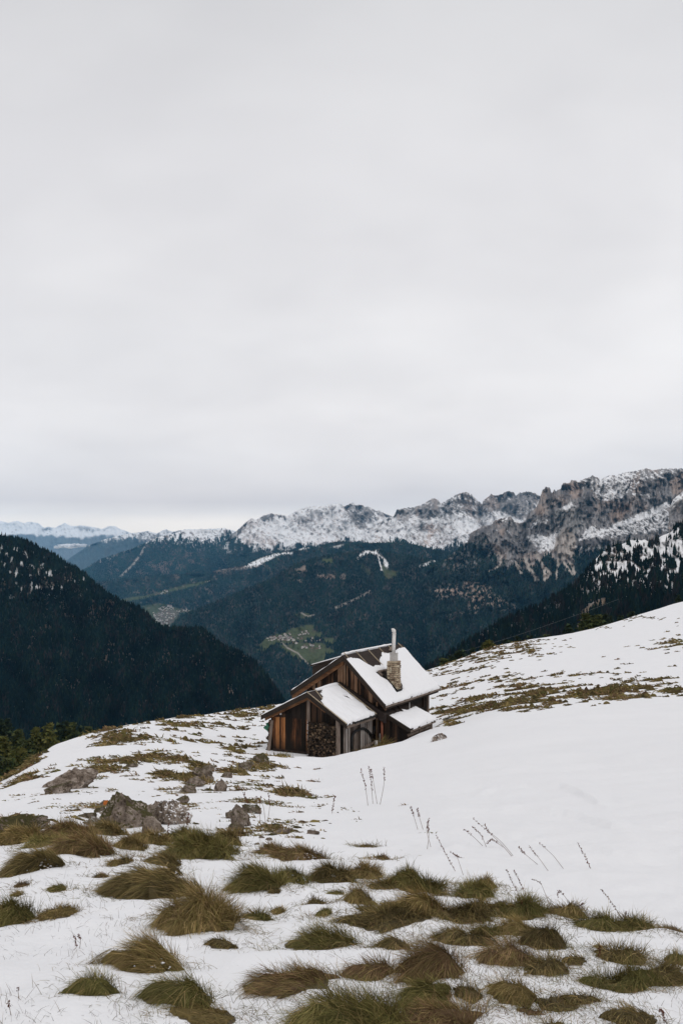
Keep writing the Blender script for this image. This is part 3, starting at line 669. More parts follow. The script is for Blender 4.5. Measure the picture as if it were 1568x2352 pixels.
rock(430, 1822, 44, 20, -35, "dark brown broken stone in the outcrop line below the mossy outcrop", .8, .5, 0, 61)
rock(412, 1846, 34, 16, -30, "brown stone at the lower end of the outcrop line", .8, .5, 0, 62)
rock(478, 1772, 30, 16, -30, "brown jagged stone on top of the mossy outcrop", .6, .4, 0, 63)
rock(318, 1868, 40, 18, 15, "mossy dark knob on the crest of the large boulder", 1.1, .3, 0, 64)
rock(262, 1880, 54, 26, 25, "grey flank stone with snow pockets at the left end of the large boulder", .6, .7, 0, 65)
rock(205, 1880, 34, 12, -5, "dark stone chip in the snow above the broken one", .7, .5, 0, 66)
rock(540, 1905, 40, 14, 0, "dark flat stone at the foot of the mossy rock under hanging grass", .7, .3, 0, 67)
for q, (a, b, w_, h_) in enumerate([(600,1925,16,8),(618,1930,18,7),(630,1918,20,8),(590,1940,14,7),(645,1908,16,7),(612,1944,16,7),(668,1905,12,5)]):
    rock(a, b, w_, h_, -6, "small reddish brown stone in the streak of rubble above the bristly tussocks", .1, .35, 0, 50+q, .7, 'stone', 'rubble stones above the tussocks')

# ================================================================== DRY STALKS
M_STALK = plain('dry_stalk', (.13, .075, .045), .9, .4, 30)
M_SEED = plain('dry_seed_heads', (.10, .035, .022), .9, .4, 40)
def stalk(pts, lab, seeds=.5, grp=None, r=None):
    """pts: sheet points root..tip; the plant stands (or leans) in the plane of its root"""
    p = gp(*pts[0]); Y = p[1]; W3 = []
    for k, (a, b) in enumerate(pts):
        q = ray(a, b, Y-.02*k); W3.append(q-p)
    W3[0] = np.array([0, 0, -.02])
    # smooth
    M = 14; tt = np.linspace(0, 1, M); src = np.linspace(0, 1, len(W3)); W3 = np.array(W3)
    C3 = np.stack([np.interp(tt, src, W3[:, i]) for i in range(3)], -1)
    for _ in range(2): C3[1:-1] = .5*C3[1:-1]+.25*(C3[:-2]+C3[2:])
    r = r or max(.0012, .00022*Y)
    root = empty('dried_stalk', tuple(p)); tag(root, lab, 'dry plant', grp or 'dried stalks standing in the snow')
    m = MB(); m.tube(C3, [r*(1.1-.5*x) for x in tt], 5); m.build('stem', M_STALK, root)
    if seeds > 0:
        m = MB(); i0 = int(M*(1-seeds)); r2 = random.Random(int(pts[0][0]*7+pts[0][1]))
        for i in range(i0, M):
            for _ in range(3):
                c = Vector(C3[i])+Vector([r2.uniform(-1, 1)*r*4.2 for _ in range(3)]); k = r*r2.uniform(1.2, 3.)
                m.add([c+Vector(o)*k for o in ((1,0,0),(-1,0,0),(0,1,0),(0,-1,0),(0,0,1.3),(0,0,-1.3))],
                      [(0,2,4),(2,1,4),(1,3,4),(3,0,4),(2,0,5),(1,2,5),(3,1,5),(0,3,5)])
        m.build('seed_head', M_SEED, root)['kind'] = 'stuff'
ST = [
 ([(1181,1965),(1150,1932),(1115,1905),(1086,1880)], "longest fallen stalk of the crossed bunch on the smooth snow, full of dark seeds", .5),
 ([(1178,1966),(1150,1938),(1122,1912),(1112,1893)], "stalk leaning inside the crossed bunch on the smooth snow", .4),
 ([(1118,1945),(1105,1918),(1086,1900)], "short seed stalk hanging off the left of the crossed bunch", .6),
 ([(1112,1942),(1090,1925),(1066,1905)], "thin slanted stalk left below the crossed bunch", .35),
 ([(1160,1945),(1140,1935),(1128,1925),(1118,1938)], "bent stalk with red seeds in the heart of the crossed bunch", .7),
 ([(1048,2000),(1030,1975),(1015,1945),(1001,1918)], "stout red brown dock stalk beside the thin pale stems", .8),
 ([(1095,1975),(1060,1972),(1035,1958)], "reddish stalk lying nearly flat right of the stout dock stalk", .7),
 ([(1065,2010),(1055,1985),(1048,1965)], "thin stem behind the pale spiky grass end", .1),
 ([(980,1950),(985,1918),(982,1895)], "slim pale stem standing left of the stout dock stalk", .3),
 ([(990,1945),(978,1905),(984,1880)], "second slim pale stem with a fine top left of the dock stalk", .4),
 ([(960,1905),(950,1875),(942,1852)], "fine stem bending left in the middle of the smooth snow", .5),
 ([(972,1905),(962,1875),(958,1858)], "fine branched stem right beside the left bending one", .5),
 ([(1200,2065),(1180,2035),(1162,1998)], "dark seeded stalk rising above the red tipped grass", .6),
 ([(1215,2062),(1195,2030),(1180,2000)], "second dark seeded stalk rising right of its twin above the red tipped grass", .6),
 ([(1240,1985),(1205,1962),(1190,1945)], "light drooping stalk right of the crossed bunch", .5),
 ([(1262,2000),(1240,1975),(1215,1945)], "long faint stem crossing the snow right of the crossed bunch", .4),
 ([(1297,1995),(1270,1965),(1240,1938)], "long thin stem falling to the right on the smooth snow", .2),
 ([(1265,2080),(1250,2050),(1240,2025),(1222,2020)], "kinked brown stalk in the middle right of the snow", .4),
 ([(1318,2100),(1305,2070),(1282,2042),(1280,2060)], "zigzag brown stalk with a broken top near the snow edge", .5),
 ([(1358,1995),(1342,1965),(1326,1937)], "lone dark stalk highest on the right of the smooth snow", .8),
 ([(1435,2118),(1412,2085),(1395,2060),(1380,2043)], "arched dark stalk above the last green ledge", .8),
 ([(1433,2125),(1436,2095)], "short upright dark dock head on the last green ledge", .8),
 ([(1338,2110),(1330,2080),(1338,2075)], "short rusty stem beside the pale spiky clump", .4),
 ([(1210,2100),(1200,2085),(1196,2070)], "rusty spike among the red tipped grass", .8),
 ([(845,1850),(838,1800),(828,1768)], "leftmost tall thin stem of the bunch below the hut", .6),
 ([(856,1846),(852,1790),(846,1762)], "tallest seeded stem of the bunch below the hut", .7),
 ([(866,1846),(858,1800),(852,1768)], "middle stem of the bunch below the hut", .3),
 ([(872,1848),(882,1800),(882,1764)], "rightmost stem of the bunch below the hut", .4),
 ([(610,1888),(605,1850),(590,1830)], "thin stem left of the pair beside the mossy stone", .3),
 ([(598,1892),(596,1850),(600,1830)], "bare stem beside the mossy stone", .1),
 ([(614,1888),(620,1850),(617,1822)], "tall stem with small seeds right of the mossy stone", .5),
 ([(574,1855),(566,1840),(560,1822)], "dock tip above the mossy stone", .6),
 ([(430,1900),(432,1875),(434,1868)], "dark dead weed standing between the two boulders and the middle rock", .9),
 ([(388,1935),(385,1915),(388,1890)], "dark dead weed in front of the snow capped rock", .9),
 ([(762,1868),(766,1840),(770,1828)], "small dead plant on the open snow right of the rock", .8),
 ([(160,2180),(178,2175),(172,2150)], "leafy dead sprig on the snow above the pale tipped tussock", .5),
 ([(182,2178),(186,2160),(180,2148)], "pale thin sprig next to the leafy dead one", .3),
 ([(28,2330),(20,2300)], "single brown stem in the bottom left snow", .3),
 ([(44,2290),(42,2270)], "short single stem above the bottom left one", .1),
 ([(1535,2352),(1520,2325),(1515,2320)], "dark forked twig at the bottom right corner", .7),
 ([(1375,2200),(1376,2175)], "rust red upright spike in the lower right snow", .9),
]
for pts_, lab, sd in ST: stalk(pts_, lab, sd)

# ================================================================== THE HUT
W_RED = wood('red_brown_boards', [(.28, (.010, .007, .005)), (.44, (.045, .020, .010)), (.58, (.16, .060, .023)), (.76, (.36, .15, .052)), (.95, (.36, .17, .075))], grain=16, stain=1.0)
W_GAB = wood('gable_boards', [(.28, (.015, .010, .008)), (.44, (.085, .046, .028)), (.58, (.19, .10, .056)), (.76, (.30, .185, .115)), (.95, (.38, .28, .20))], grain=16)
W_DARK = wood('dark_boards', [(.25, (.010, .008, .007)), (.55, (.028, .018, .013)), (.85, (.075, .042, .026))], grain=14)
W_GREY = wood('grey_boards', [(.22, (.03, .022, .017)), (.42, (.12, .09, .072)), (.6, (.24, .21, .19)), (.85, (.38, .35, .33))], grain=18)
W_POST = wood('post_wood', [(.2, (.06, .045, .035)), (.5, (.17, .13, .105)), (.85, (.30, .25, .21))], grain=14)
W_VERGE = wood('verge_board_wood', [(.2, (.012, .010, .008)), (.6, (.030, .022, .017)), (.9, (.065, .042, .028))], grain=8, axis='y')
W_RAFT = wood('rafter_wood', [(.2, (.035, .018, .010)), (.5, (.13, .062, .030)), (.85, (.26, .145, .075))], grain=8, axis='x')
W_BATT = plain('batten_wood', (.34, .28, .20), .85, .3, 8)
M_TAR = plain('tar_paper', (.034, .025, .022), .9, .3, 9, bump=.3)
M_TIN = plain('chimney_tin', (.62, .60, .58), .55, .12, 14, .4)
M_CONC = plain('chimney_concrete', (.42, .40, .38), .9, .2, 12, bump=.3)
M_BLACK = plain('black_rubber', (.012, .012, .012), .6, .3, 20)
M_SNOWR = snow_mat('roof_snow_surface', (3, .10, .05))
def stone_mat():
    t = NT('chimney_stone', .92); isl = t.node('ShaderNodeNewGeometry').outputs['Random Per Island']
    n = t.noise(t.coords(), 12, 5, .65)
    f = t.math('ADD', t.math('MULTIPLY', isl, .8), t.math('MULTIPLY', t.math('SUBTRACT', n, .5), .7))
    t.color(t.ramp(f, [(.0, (.17, .115, .08)), (.35, (.34, .265, .185)), (.65, (.48, .40, .285)), (.95, (.60, .54, .43))])); t.bump(n, .6, .03); return t.m
M_STONE = stone_mat(); M_MORT = plain('chimney_mortar', (.055, .045, .037), .95, .3, 20)

hut = empty('wooden_hut', tuple(HB), -TH)
tag(hut, "weathered dark timber mountain hut with snowy roofs, front shed and stone chimney", "hut")
def z1(a, b): return 574.1+a*.31124, 1406.6+b*.31124            # detail-sheet point -> sheet
def loc(px, py, ax, val):
    """sheet point -> hut coordinates (x right along the gable, y back along the ridge, z up) on the plane ax = val"""
    d = ray(px, py, 1.); e = [d@HV, d@HU, d[2]]; o_ = [-HB@HV, -HB@HU, -HB[2]]
    i = 'xyz'.index(ax); s = (val-o_[i])/e[i]
    return np.array([o_[k]+s*e[k] for k in range(3)])
def w2h(p): q = np.asarray(p)-HB; return np.array([q@HV, q@HU, q[2]])
def h2w(p): return HB+HV*p[0]+HU*p[1]+np.array([0, 0, 1])*p[2]
# --- measured points
AP = np.array([0, 0, 5.25]); TL = loc(668, 1587, 'y', 0); TR = loc(885, 1620, 'y', 0); LM = 8.6
SY0, SY1 = -3.7, .10
SA = loc(705, 1590, 'y', SY0); SL = loc(600, 1643, 'y', SY0); SR = loc(797, 1664, 'y', SY0)
def slab(m, a, b, y0, y1, th, mi=0):
    """roof slab: a (ridge), b (eave) as (x, z); thickness below"""
    d = np.array([b[0]-a[0], b[1]-a[1]]); d /= np.linalg.norm(d); n = np.array([d[1], -d[0]])
    if n[1] > 0: n = -n
    m.prism([(a[0], y0, a[1]), (b[0], y0, b[1]), (b[0]+n[0]*th, y0, b[1]+n[1]*th), (a[0]+n[0]*th*0, y0, a[1]-th*1.1)], (0, y1-y0, 0), mi)
def boards(m, x0, x1, zb, ztop, y, sgn, wd=.17, th=.03, rnd=None, axis='y'):
    """upright boards from x0 to x1, tops following ztop(x)"""
    rnd = rnd or random.Random(3); x = x0
    while x < x1-.02:
        ww = min(wd*rnd.uniform(.7, 1.3), x1-x); off = rnd.uniform(0, .022); xa, xb = x+.004, x+ww-.004
        P4 = [(xa, zb), (xb, zb), (xb, ztop(xb)), (xa, ztop(xa))]
        if axis == 'y': m.prism([(px, y+sgn*off, pz) for px, pz in P4], (0, -sgn*th, 0))
        else: m.prism([(y+sgn*off, px, pz) for px, pz in P4], (-sgn*th, 0, 0))
        x += ww
def lerp_z(a, b): return lambda x: a[2]+(b[2]-a[2])*(x-a[0])/(b[0]-a[0])
mainL, mainR = lerp_z(AP, TL), lerp_z(AP, TR)
shedL, shedR = lerp_z(SA, SL), lerp_z(SA, SR)
mz = lambda x: (mainL(x) if x < 0 else mainR(x))-.16
sz = lambda x: (shedL(x) if x < SA[0] else shedR(x))-.15
# --- main body
MX0, MX1, MY0, MY1 = -2.55, 2.0, .62, 8.15
rn = random.Random(5)
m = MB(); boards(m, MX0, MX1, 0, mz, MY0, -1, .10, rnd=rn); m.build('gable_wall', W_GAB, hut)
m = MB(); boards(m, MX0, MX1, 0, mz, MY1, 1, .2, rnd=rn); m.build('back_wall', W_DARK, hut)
m = MB()
k = 0
while k*.24 < 2.95:      # squared logs of the long side walls
    z0, z1_ = k*.24, k*.24+.225
    if z0 < mainR(MX1)-.35: m.box(MX1-.12, MX1+rn.uniform(0, .02), MY0+.05, MY1-.05, z0, z1_)
    m.box(MX0-rn.uniform(0, .02), MX0+.12, MY0+.05, MY1-.05, z0, z1_)
    k += 1
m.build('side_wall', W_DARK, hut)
for (x, z) in ((MX0+.12, mz(MX0)-.12), (MX0+.15, mz(MX0)-.40), (MX1-.1, mz(MX1)-.12), (MX1-.12, mz(MX1)-.38), (MX1-.3, mz(MX1)+.12)):
    m = MB(); m.tube([(x, MY0-.34, z), (x, MY0+.3, z)], .12, 10); m.build('log_end', W_DARK, hut)
for yy in (MY1-.1,):
    m = MB(); m.box(MX1-.05, MX1+.13, yy-.10, yy+.12, 0, mainR(MX1)-.2); m.build('corner_post', W_POST, hut)
m = MB(); m.box(MX1+.02, MX1+.12, MY1-.9, MY1-.78, 1.4, mainR(MX1)-.2); m.build('wall_stud', W_DARK, hut)
m = MB(); slab(m, (0, AP[2]), (TR[0], TR[2]), 0, LM, .10); rr = m.build('roof', M_TAR, hut)
m = MB(); slab(m, (0, AP[2]), (TL[0], TL[2]), 0, LM, .10); rl = m.build('roof', M_TAR, hut)
def verge(m, a, b, y, th, drop, dep, mi=0):
    m.prism([(a[0], y, a[2]-drop), (b[0], y, b[2]-drop), (b[0], y, b[2]-drop-dep), (a[0], y, a[2]-drop-dep*1.15)], (0, th, 0), mi)
for a, b, dp in ((AP, TL, .30), (AP, TR, .26)):
    m = MB(); verge(m, a, b, -.045, .04, -.005, dp); m.build('verge_board', W_VERGE, hut)
for a, b, dp in ((AP, TL, .24), (AP, TR, .10)):
    m = MB(); verge(m, a, b*.985+a*.015, .06, .12, .29 if b is TL else .25, dp); m.build('gable_rafter', W_RAFT, hut)
for a, b in ((AP, TL), (AP, TR)):
    m = MB(); verge(m, a, b, LM+.003, .04, -.005, .22); m.build('verge_board', W_VERGE, hut)
m = MB(); m.tube([(TR[0]-.02, .0, TR[2]-.10), (TR[0]-.02, 4, TR[2]-.12), (TR[0]-.02, LM, TR[2]-.10)], .065, 8); m.build('eave_pole', W_POST, hut)
m = MB(); m.box(TR[0]-.16, TR[0]-.09, .1, LM-.1, TR[2]-.30, TR[2]-.13); m.build('eave_beam', W_DARK, hut)
for yy in np.arange(.9, 8.3, 1.05):      # rafter feet under the right eave
    m = MB(); m.beam((MX1, yy, mainR(MX1)-.2), (TR[0]-.17, yy, TR[2]-.16), .09, .11); m.build('rafter', W_DARK, hut)

# --- snow on a roof plane
def roof_pt(px, py, a, b):
    """sheet point -> (t down the slope in m, y) on the plane through ridge a and eave b"""
    d = ray(px, py, 1.); e = np.array([d@HV, d@HU, d[2]]); o_ = np.array([-HB@HV, -HB@HU, -HB[2]])
    s = np.array([b[0]-a[0], 0, b[2]-a[2]]); ls = np.linalg.norm(s); s /= ls; n = np.array([-s[2], 0, s[0]])
    k = ((np.array([a[0], 0, a[2]])-o_)@n)/(e@n); p = o_+k*e
    return (p-np.array([a[0], 0, a[2]]))@s, p[1]
def snow(name, a, b, y0, y1, bare, th=.11, res=.05, over=.05, t0=0., seed=0, tback=0):
    s = np.array([b[0]-a[0], 0, b[2]-a[2]]); ls = np.linalg.norm(s); s /= ls; n = np.array([-s[2], 0, s[0]])
    if n[2] < 0: n = -n
    tt = np.arange(t0, ls+over+1e-6, res); yy = np.arange(y0, y1+1e-6, res)
    Tt, Yg = np.meshgrid(tt, yy, indexing='ij')
    edge = np.minimum.reduce([Yg-y0-.03+.045*fbm(Tt*2.2, Yg*2, 3, seed), y1-Yg-.03+.045*fbm(Tt*2.2, Yg*2, 3, seed+1), ls+over-Tt-.02+.07*fbm(Tt*2, Yg*2.2, 4, seed+2), (Tt-t0)+tback])
    for pl in bare:
        q = np.array([roof_pt(*z1(*p_), a, b) for p_ in pl])
        wq = .05*fbm(Tt*3.5, Yg*3.5, 3, seed+4)
        sd = poly_sd(Tt+wq, Yg+wq, q)
        edge = np.minimum(edge, -sd)
    h = th*np.sqrt(np.clip(edge/.16, 0, 1))*(1+.6*fbm(Tt*.9, Yg*.9, 3, seed+7))*(.75+.5*np.clip(Tt/ls, 0, 1))
    h = np.where(edge > 0, h+.004, -.06)
    P3 = np.array([a[0], 0, a[2]])+Tt[..., None]*s+Yg[..., None]*np.array([0, 1, 0])+h[..., None]*n
    P3[..., 2] -= np.maximum(Tt-ls, 0)*.3
    i = np.arange(Tt.size).reshape(Tt.shape)
    q = np.stack([i[:-1, :-1], i[1:, :-1], i[1:, 1:], i[:-1, 1:]], -1).reshape(-1, 4)
    on = (edge > 0)
    kq = (on[:-1, :-1] | on[1:, :-1] | on[1:, 1:] | on[:-1, 1:]).reshape(-1)
    return np_mesh(name, P3.reshape(-1, 3), q[kq], mats=[M_SNOWR], smooth=True, parent=hut)
def poly_sd(PX, PY, pts):
    ins = np.zeros(PX.shape, bool); dist = np.full(PX.shape, 1e9); n = len(pts)
    for i in range(n):
        x0, y0 = pts[i]; x1, y1 = pts[(i+1) % n]
        ins ^= ((y0 > PY) != (y1 > PY)) & (PX < (x1-x0)*(PY-y0)/((y1-y0) if y1 != y0 else 1e-9)+x0)
        L = (x1-x0)**2+(y1-y0)**2+1e-9
        t = np.clip(((PX-x0)*(x1-x0)+(PY-y0)*(y1-y0))/L, 0, 1)
        dist = np.minimum(dist, np.hypot(PX-x0-t*(x1-x0), PY-y0-t*(y1-y0)))
    return np.where(ins, dist, -dist)
bare_main = [[(640,270),(700,345),(735,332),(800,340),(850,372),(905,402),(925,392),(962,390),(950,345),(972,322),(968,292),(1000,300),(1030,300),(1060,285),(1100,263),(1180,250),(1000,150),(800,190)],
             [(930,445),(1003,430),(1060,400),(1125,545),(1116,574),(1078,590),(1045,548),(1002,495),(958,472)]]
snow('roof_snow', AP, TR, .02, LM-.02, bare_main, .075, seed=3)
snow('roof_snow', AP, TL, .02, LM-.02, [], .07, seed=13, t0=.10)
# ridge snow strip
m = MB(); rp = []
for y in np.arange(.2, 6.6, .2): rp.append((-.14+.02*math.sin(y*3), y, AP[2]+.03+.03*math.sin(y*1.3)))
m.tube(rp, [.075+.015*math.sin(i*1.1) for i in range(len(rp))], 10); m.build('ridge_snow', M_SNOWR, hut, True)
def on_roof(p, a, b, lift):
    t_, y_ = roof_pt(*z1(*p), a, b); s = np.array([b[0]-a[0], 0, b[2]-a[2]]); s /= np.linalg.norm(s); n = np.array([-s[2], 0, s[0]])
    return np.array([a[0], 0, a[2]])+t_*s+np.array([0, y_, 0])+n*lift
for p, q in (((770,280),(862,380)), ((855,262),(978,394)), ((935,248),(1020,335)), ((690,298),(725,340)), ((1010,236),(1036,268)), ((1096,232),(1152,290)), ((1088,226),(1135,274))):
    m = MB(); m.beam(on_roof(p, AP, TR, .02), on_roof(q, AP, TR, .025), .055, .04, (0.7, 0, .7)); m.build('batten', W_BATT, hut)
m = MB(); m.beam(on_roof((752,290), AP, TR, .02), on_roof((1040,236), AP, TR, .02), .09, .05, (.7, 0, .7)); m.build('ridge_batten', M_SNOWR, hut)
for p, q in (((758,345),(960,305)), ((800,300),(830,330)), ((905,275),(930,300))):
    m = MB(); m.beam(on_roof(p, AP, TR, .004), on_roof(q, AP, TR, .004), .03, .012, (.7, 0, .7)); m.build('tar_paper_seam', W_VERGE, hut)
# dormer standing on the far roof slope
dA = loc(*z1(572, 338), 'y', 2.6); dB = loc(*z1(462, 398), 'y', 2.6)
dA2 = np.array([-.75, 2.6, 4.98]); 
m = MB(); m.prism([(dA2[0], 2.6, dA2[2]), (dB[0], 2.6, dB[2]), (dB[0], 2.6, mainL(dB[0])), (dA2[0], 2.6, mainL(dA2[0]))], (0, 3.2, 0))
dm = m.build('dormer', W_VERGE, hut)
m = MB(); slab(m, (dA2[0]+.1, dA2[2]+.11), (dB[0]-.12, dB[2]+.08), 2.5, 5.9, .08); m.build('dormer_roof', M_TAR, dm)
m = MB(); slab(m, (dA2[0]+.1, dA2[2]+.19), (dB[0]-.02, dB[2]+.15), 2.52, 5.9, .07); m.build('dormer_snow', M_SNOWR, dm)

# --- chimney
ct, cy = roof_pt(*z1(1080, 583), AP, TR)
sdir = np.array([TR[0], 0, TR[2]-AP[2]]); sdir /= np.linalg.norm(sdir)
cx = sdir[0]*ct; cz = AP[2]+sdir[2]*ct; CW = .62
cx0, cx1, cy0, cy1 = cx-CW, cx, cy, cy+CW
ztop = loc(*z1(1080, 362), 'y', cy0)[2]
chim = MB(); chim.box(cx0+.03, cx1-.03, cy0+.03, cy1-.03, cz-.3, ztop-.03)
chim = chim.build('chimney', M_MORT, hut)
m = MB(); zc = cz-.05; rn = random.Random(11)
while zc < ztop-.02:
    hh = min(rn.uniform(.085, .15), ztop-zc)
    if ztop-zc-hh < .05: hh = ztop-zc
    for face in range(4):
        s = 0
        L_ = CW
        while s < L_-.02:
            ww = min(rn.uniform(.11, .30), L_-s)
            if L_-s-ww < .07: ww = L_-s
            o_ = rn.uniform(-.012, .022); g_ = .014; d_ = .12
            a0, a1, b0, b1 = s+g_, s+ww-g_, zc+g_, zc+hh-g_
            j = lambda: rn.uniform(-.012, .012)
            prof = [(a0+j(), b0+j()), (a1+j(), b0+j()), (a1+j(), b1+j()), (a0+j(), b1+j())]
            ins = [(u_+(.5*(a0+a1)-u_)*.14, w_+(.5*(b0+b1)-w_)*.18) for u_, w_ in prof]
            def fp(u_, w_, dd):
                return {0: (cx0+u_, cy0-dd, w_), 1: (cx1+dd, cy0+u_, w_), 2: (cx1-u_, cy1+dd, w_), 3: (cx0-dd, cy1-u_, w_)}[face]
            A_ = [fp(u_, w_, -d_) for u_, w_ in prof]; B_ = [fp(u_, w_, o_) for u_, w_ in prof]; C_ = [fp(u_, w_, o_+.018) for u_, w_ in ins]
            m.add(A_+B_+C_, [(0,1,5,4),(1,2,6,5),(2,3,7,6),(3,0,4,7),(4,5,9,8),(5,6,10,9),(6,7,11,10),(7,4,8,11),(8,9,10,11),(3,2,1,0)])
            s += ww
    zc += hh
m.build('chimney_stones', M_STONE, chim)
m = MB(); fh = .17
f0 = lambda x: AP[2]+sdir[2]/sdir[0]*x
for (xa, xb, ya, yb) in ((cx0-.3, cx1+.05, cy0-.06, cy0-.032), ):
    m.prism([(xa, ya, f0(xa)-.05), (xb, ya, f0(xb)-.05), (xb, ya, f0(xb)+fh), (xa, ya, f0(xa)+fh)], (0, yb-ya, 0))
m.box(cx1+.052, cx1+.08, cy0-.06, cy1+.05, f0(cx1)-.2, f0(cx1)+fh-.06)
m.build('chimney_flashing', M_BLACK, chim)
m = MB(); m.beam(on_roof((938,446), AP, TR, .12), on_roof((1006,432), AP, TR, .12), .10, .10, (.7, 0, .7)); m.beam(on_roof((940,446), AP, TR, .10), on_roof((968,474), AP, TR, .10), .08, .10, (.7, 0, .7)); m.build('skylight_frame', W_POST, hut)
bx0, bx1 = cx0+.12, cx0+.12+.36; by0, by1 = cy0+.14, cy0+.14+.38
zb1 = loc(*z1(1067, 306), 'y', by0)[2]
m = MB(); m.box(bx0, bx1, by0, by1, ztop-.05, zb1); m.box(bx0-.025, bx1+.025, by0-.025, by1+.025, zb1+.002, zb1+.03); m.build('chimney_cap', M_CONC, chim)
pxc, pyc = (bx0+bx1)/2-.01, (by0+by1)/2; zp = loc(*z1(1068, 128), 'y', pyc)[2]; PR = .105
m = MB(); m.tube([(pxc, pyc, zb1), (pxc+.01, pyc, (zb1+zp)/2), (pxc+.03, pyc, zp-.24)], PR, 20); m.tube([(pxc+.03, pyc, zp-.24), (pxc+.03, pyc, zp-.19)], PR*1.08, 20)
m.tube([(pxc+.03, pyc, zp-.19), (pxc+.03, pyc, zp-.09), (pxc+.02, pyc-.005, zp-.045), (pxc-.01, pyc-.02, zp-.012), (pxc-.11, pyc-.06, zp-.03)], [PR, PR, PR, PR, PR], 20)
m.build('stove_pipe', M_TIN, chim, True)
m = MB(); m.tube([(pxc-.111, pyc-.0603, zp-.03), (pxc-.118, pyc-.063, zp-.031)], PR*.9, 20); m.build('pipe_mouth', M_BLACK, chim)
for q in ((-.16, -.16), (.17, -.14), (.16, .16)):
    m = MB(); m.tube([(pxc+.02, pyc, zb1+.6), (pxc+q[0], pyc+q[1], zb1+.03)], .006, 4); m.build('guy_wire', M_BLACK, chim)
m = MB(); m.beam(on_roof((1022,288), AP, TR, .10), on_roof((1052,246), AP, TR, .14), .16, .06, (.3, .2, .9)); m.build('roof_hatch_board', W_POST, hut)

# --- front shed
FX0, FX1, FY = -2.88, 1.72, -3.3
split = loc(*z1(422, 900), 'y', FY)[0]; seam = loc(700, 1652, 'y', FY)[2]
rn = random.Random(21)
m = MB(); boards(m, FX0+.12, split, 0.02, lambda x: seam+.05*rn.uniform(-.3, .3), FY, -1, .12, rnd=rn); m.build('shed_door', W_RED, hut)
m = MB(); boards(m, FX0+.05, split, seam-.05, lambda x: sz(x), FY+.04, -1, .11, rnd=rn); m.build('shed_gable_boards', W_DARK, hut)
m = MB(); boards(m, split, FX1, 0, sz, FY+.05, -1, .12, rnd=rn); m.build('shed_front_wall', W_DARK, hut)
m = MB(); m.box(FX0+.15, split, FY-.06, FY-.03, 0, .16); m.build('sill_beam', W_DARK, hut)
m = MB(); m.beam((FX0-.10, FY-.07, 0), (FX0+.10, FY-.05, 1.75), .18, .05, (0, 1, 0)); m.build('corner_board', W_POST, hut)
m = MB(); cpx = loc(*z1(436, 700), 'y', FY)[0]; m.box(cpx-.09, cpx+.09, FY-.09, FY-.02, seam-.1, sz(cpx)-.02); m.build('gable_post', W_POST, hut)
ppx = loc(*z1(648, 900), 'y', FY-.3)[0]; m = MB(); m.box(ppx-.10, ppx+.09, FY-.36, FY-.18, -.1, sz(ppx)); m.build('porch_post', W_POST, hut)
m = MB(); boards(m, ppx+.2, FX1-.0, 0, lambda x: sz(x), FY-.06, -1, .13, rnd=rn); m.build('corner_boards', W_RED, hut)
m = MB(); boards(m, FY+.02, .35, 0, lambda y: shedR(FX1)-.18, FX1, 1, .11, rnd=rn, axis='x'); m.build('shed_side_wall', W_GREY, hut)
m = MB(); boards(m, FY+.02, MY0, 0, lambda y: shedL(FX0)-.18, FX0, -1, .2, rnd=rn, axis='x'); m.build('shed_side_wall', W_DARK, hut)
m = MB(); slab(m, (SA[0], SA[2]), (SR[0], SR[2]), SY0, SY1, .09); m.build('shed_roof', M_TAR, hut)
m = MB(); slab(m, (SA[0], SA[2]), (SL[0], SL[2]), SY0, MY0-.05, .09); m.build('shed_roof', M_TAR, hut)
for a, b, dp in ((SA, SL, .26), (SA, SR, .24)):
    m = MB(); verge(m, a, b, SY0-.045, .04, -.005, dp); m.build('shed_verge_board', W_VERGE, hut)
m = MB(); verge(m, SA, SL*.94+SA*.06, SY0+.10, .12, .20, .20); m.build('shed_rafter', W_RAFT, hut)
m = MB(); verge(m, SA, SR*.45+SA*.55, SY0+.02, .06, .20, .16); m.build('shed_rafter', W_RAFT, hut)
m = MB(); m.beam(SA+[0, -.03, .035], SR+[0, -.03, .035], .05, .035, (.5, 0, .86)); m.build('verge_strip', W_BATT, hut)
m = MB(); m.beam(np.array([SA[0], SY1-.03, SA[2]+.06]), np.array([SR[0], SY1-.03, SR[2]+.04]), .07, .05, (.5, 0, .86)); m.build('verge_strip', W_BATT, hut)
m = MB(); m.beam(on_roof((480,572), SA, SR, .02), on_roof((536,645), SA, SR, .02), .05, .035, (.5, 0, .86)); m.build('batten', W_BATT, hut)
m = MB(); m.box(SR[0]-.10, SR[0]-.03, SY0+.05, SY1-.1, SR[2]-.24, SR[2]-.10); m.build('eave_plate', W_POST, hut)
m = MB(); m.tube([(SR[0]+.01, SY0+.9, SR[2]-.06), (SR[0]+.01, SY1-.05, SR[2]-.06)], .05, 8); m.build('gutter', M_BLACK, hut)
bare_shed = [[(385,575),(470,720),(540,680),(520,650),(540,620),(520,600),(532,575),(500,560),(470,545),(420,540)], [(690,622),(718,618),(748,644),(738,642),(712,630)],
             [(842,690),(862,712),(890,735),(918,748),(905,772),(870,782),(860,810),(990,800),(1010,740),(900,640)]]
snow('roof_snow', SA, SR, SY0+.03, SY1-.08, bare_shed, .09, seed=23, over=.02)
snow('roof_snow', SA, SL, SY0+.02, MY0-.08, [], .06, seed=33)
m = MB(); rp = [(SA[0]+.03*math.sin(y*2), y, SA[2]+.02) for y in np.arange(SY0+1.0, SY1, .2)]; m.tube(rp, [.08+.05*min(1, i*.12) for i in range(len(rp))], 10); m.build('ridge_snow', M_SNOWR, hut, True)
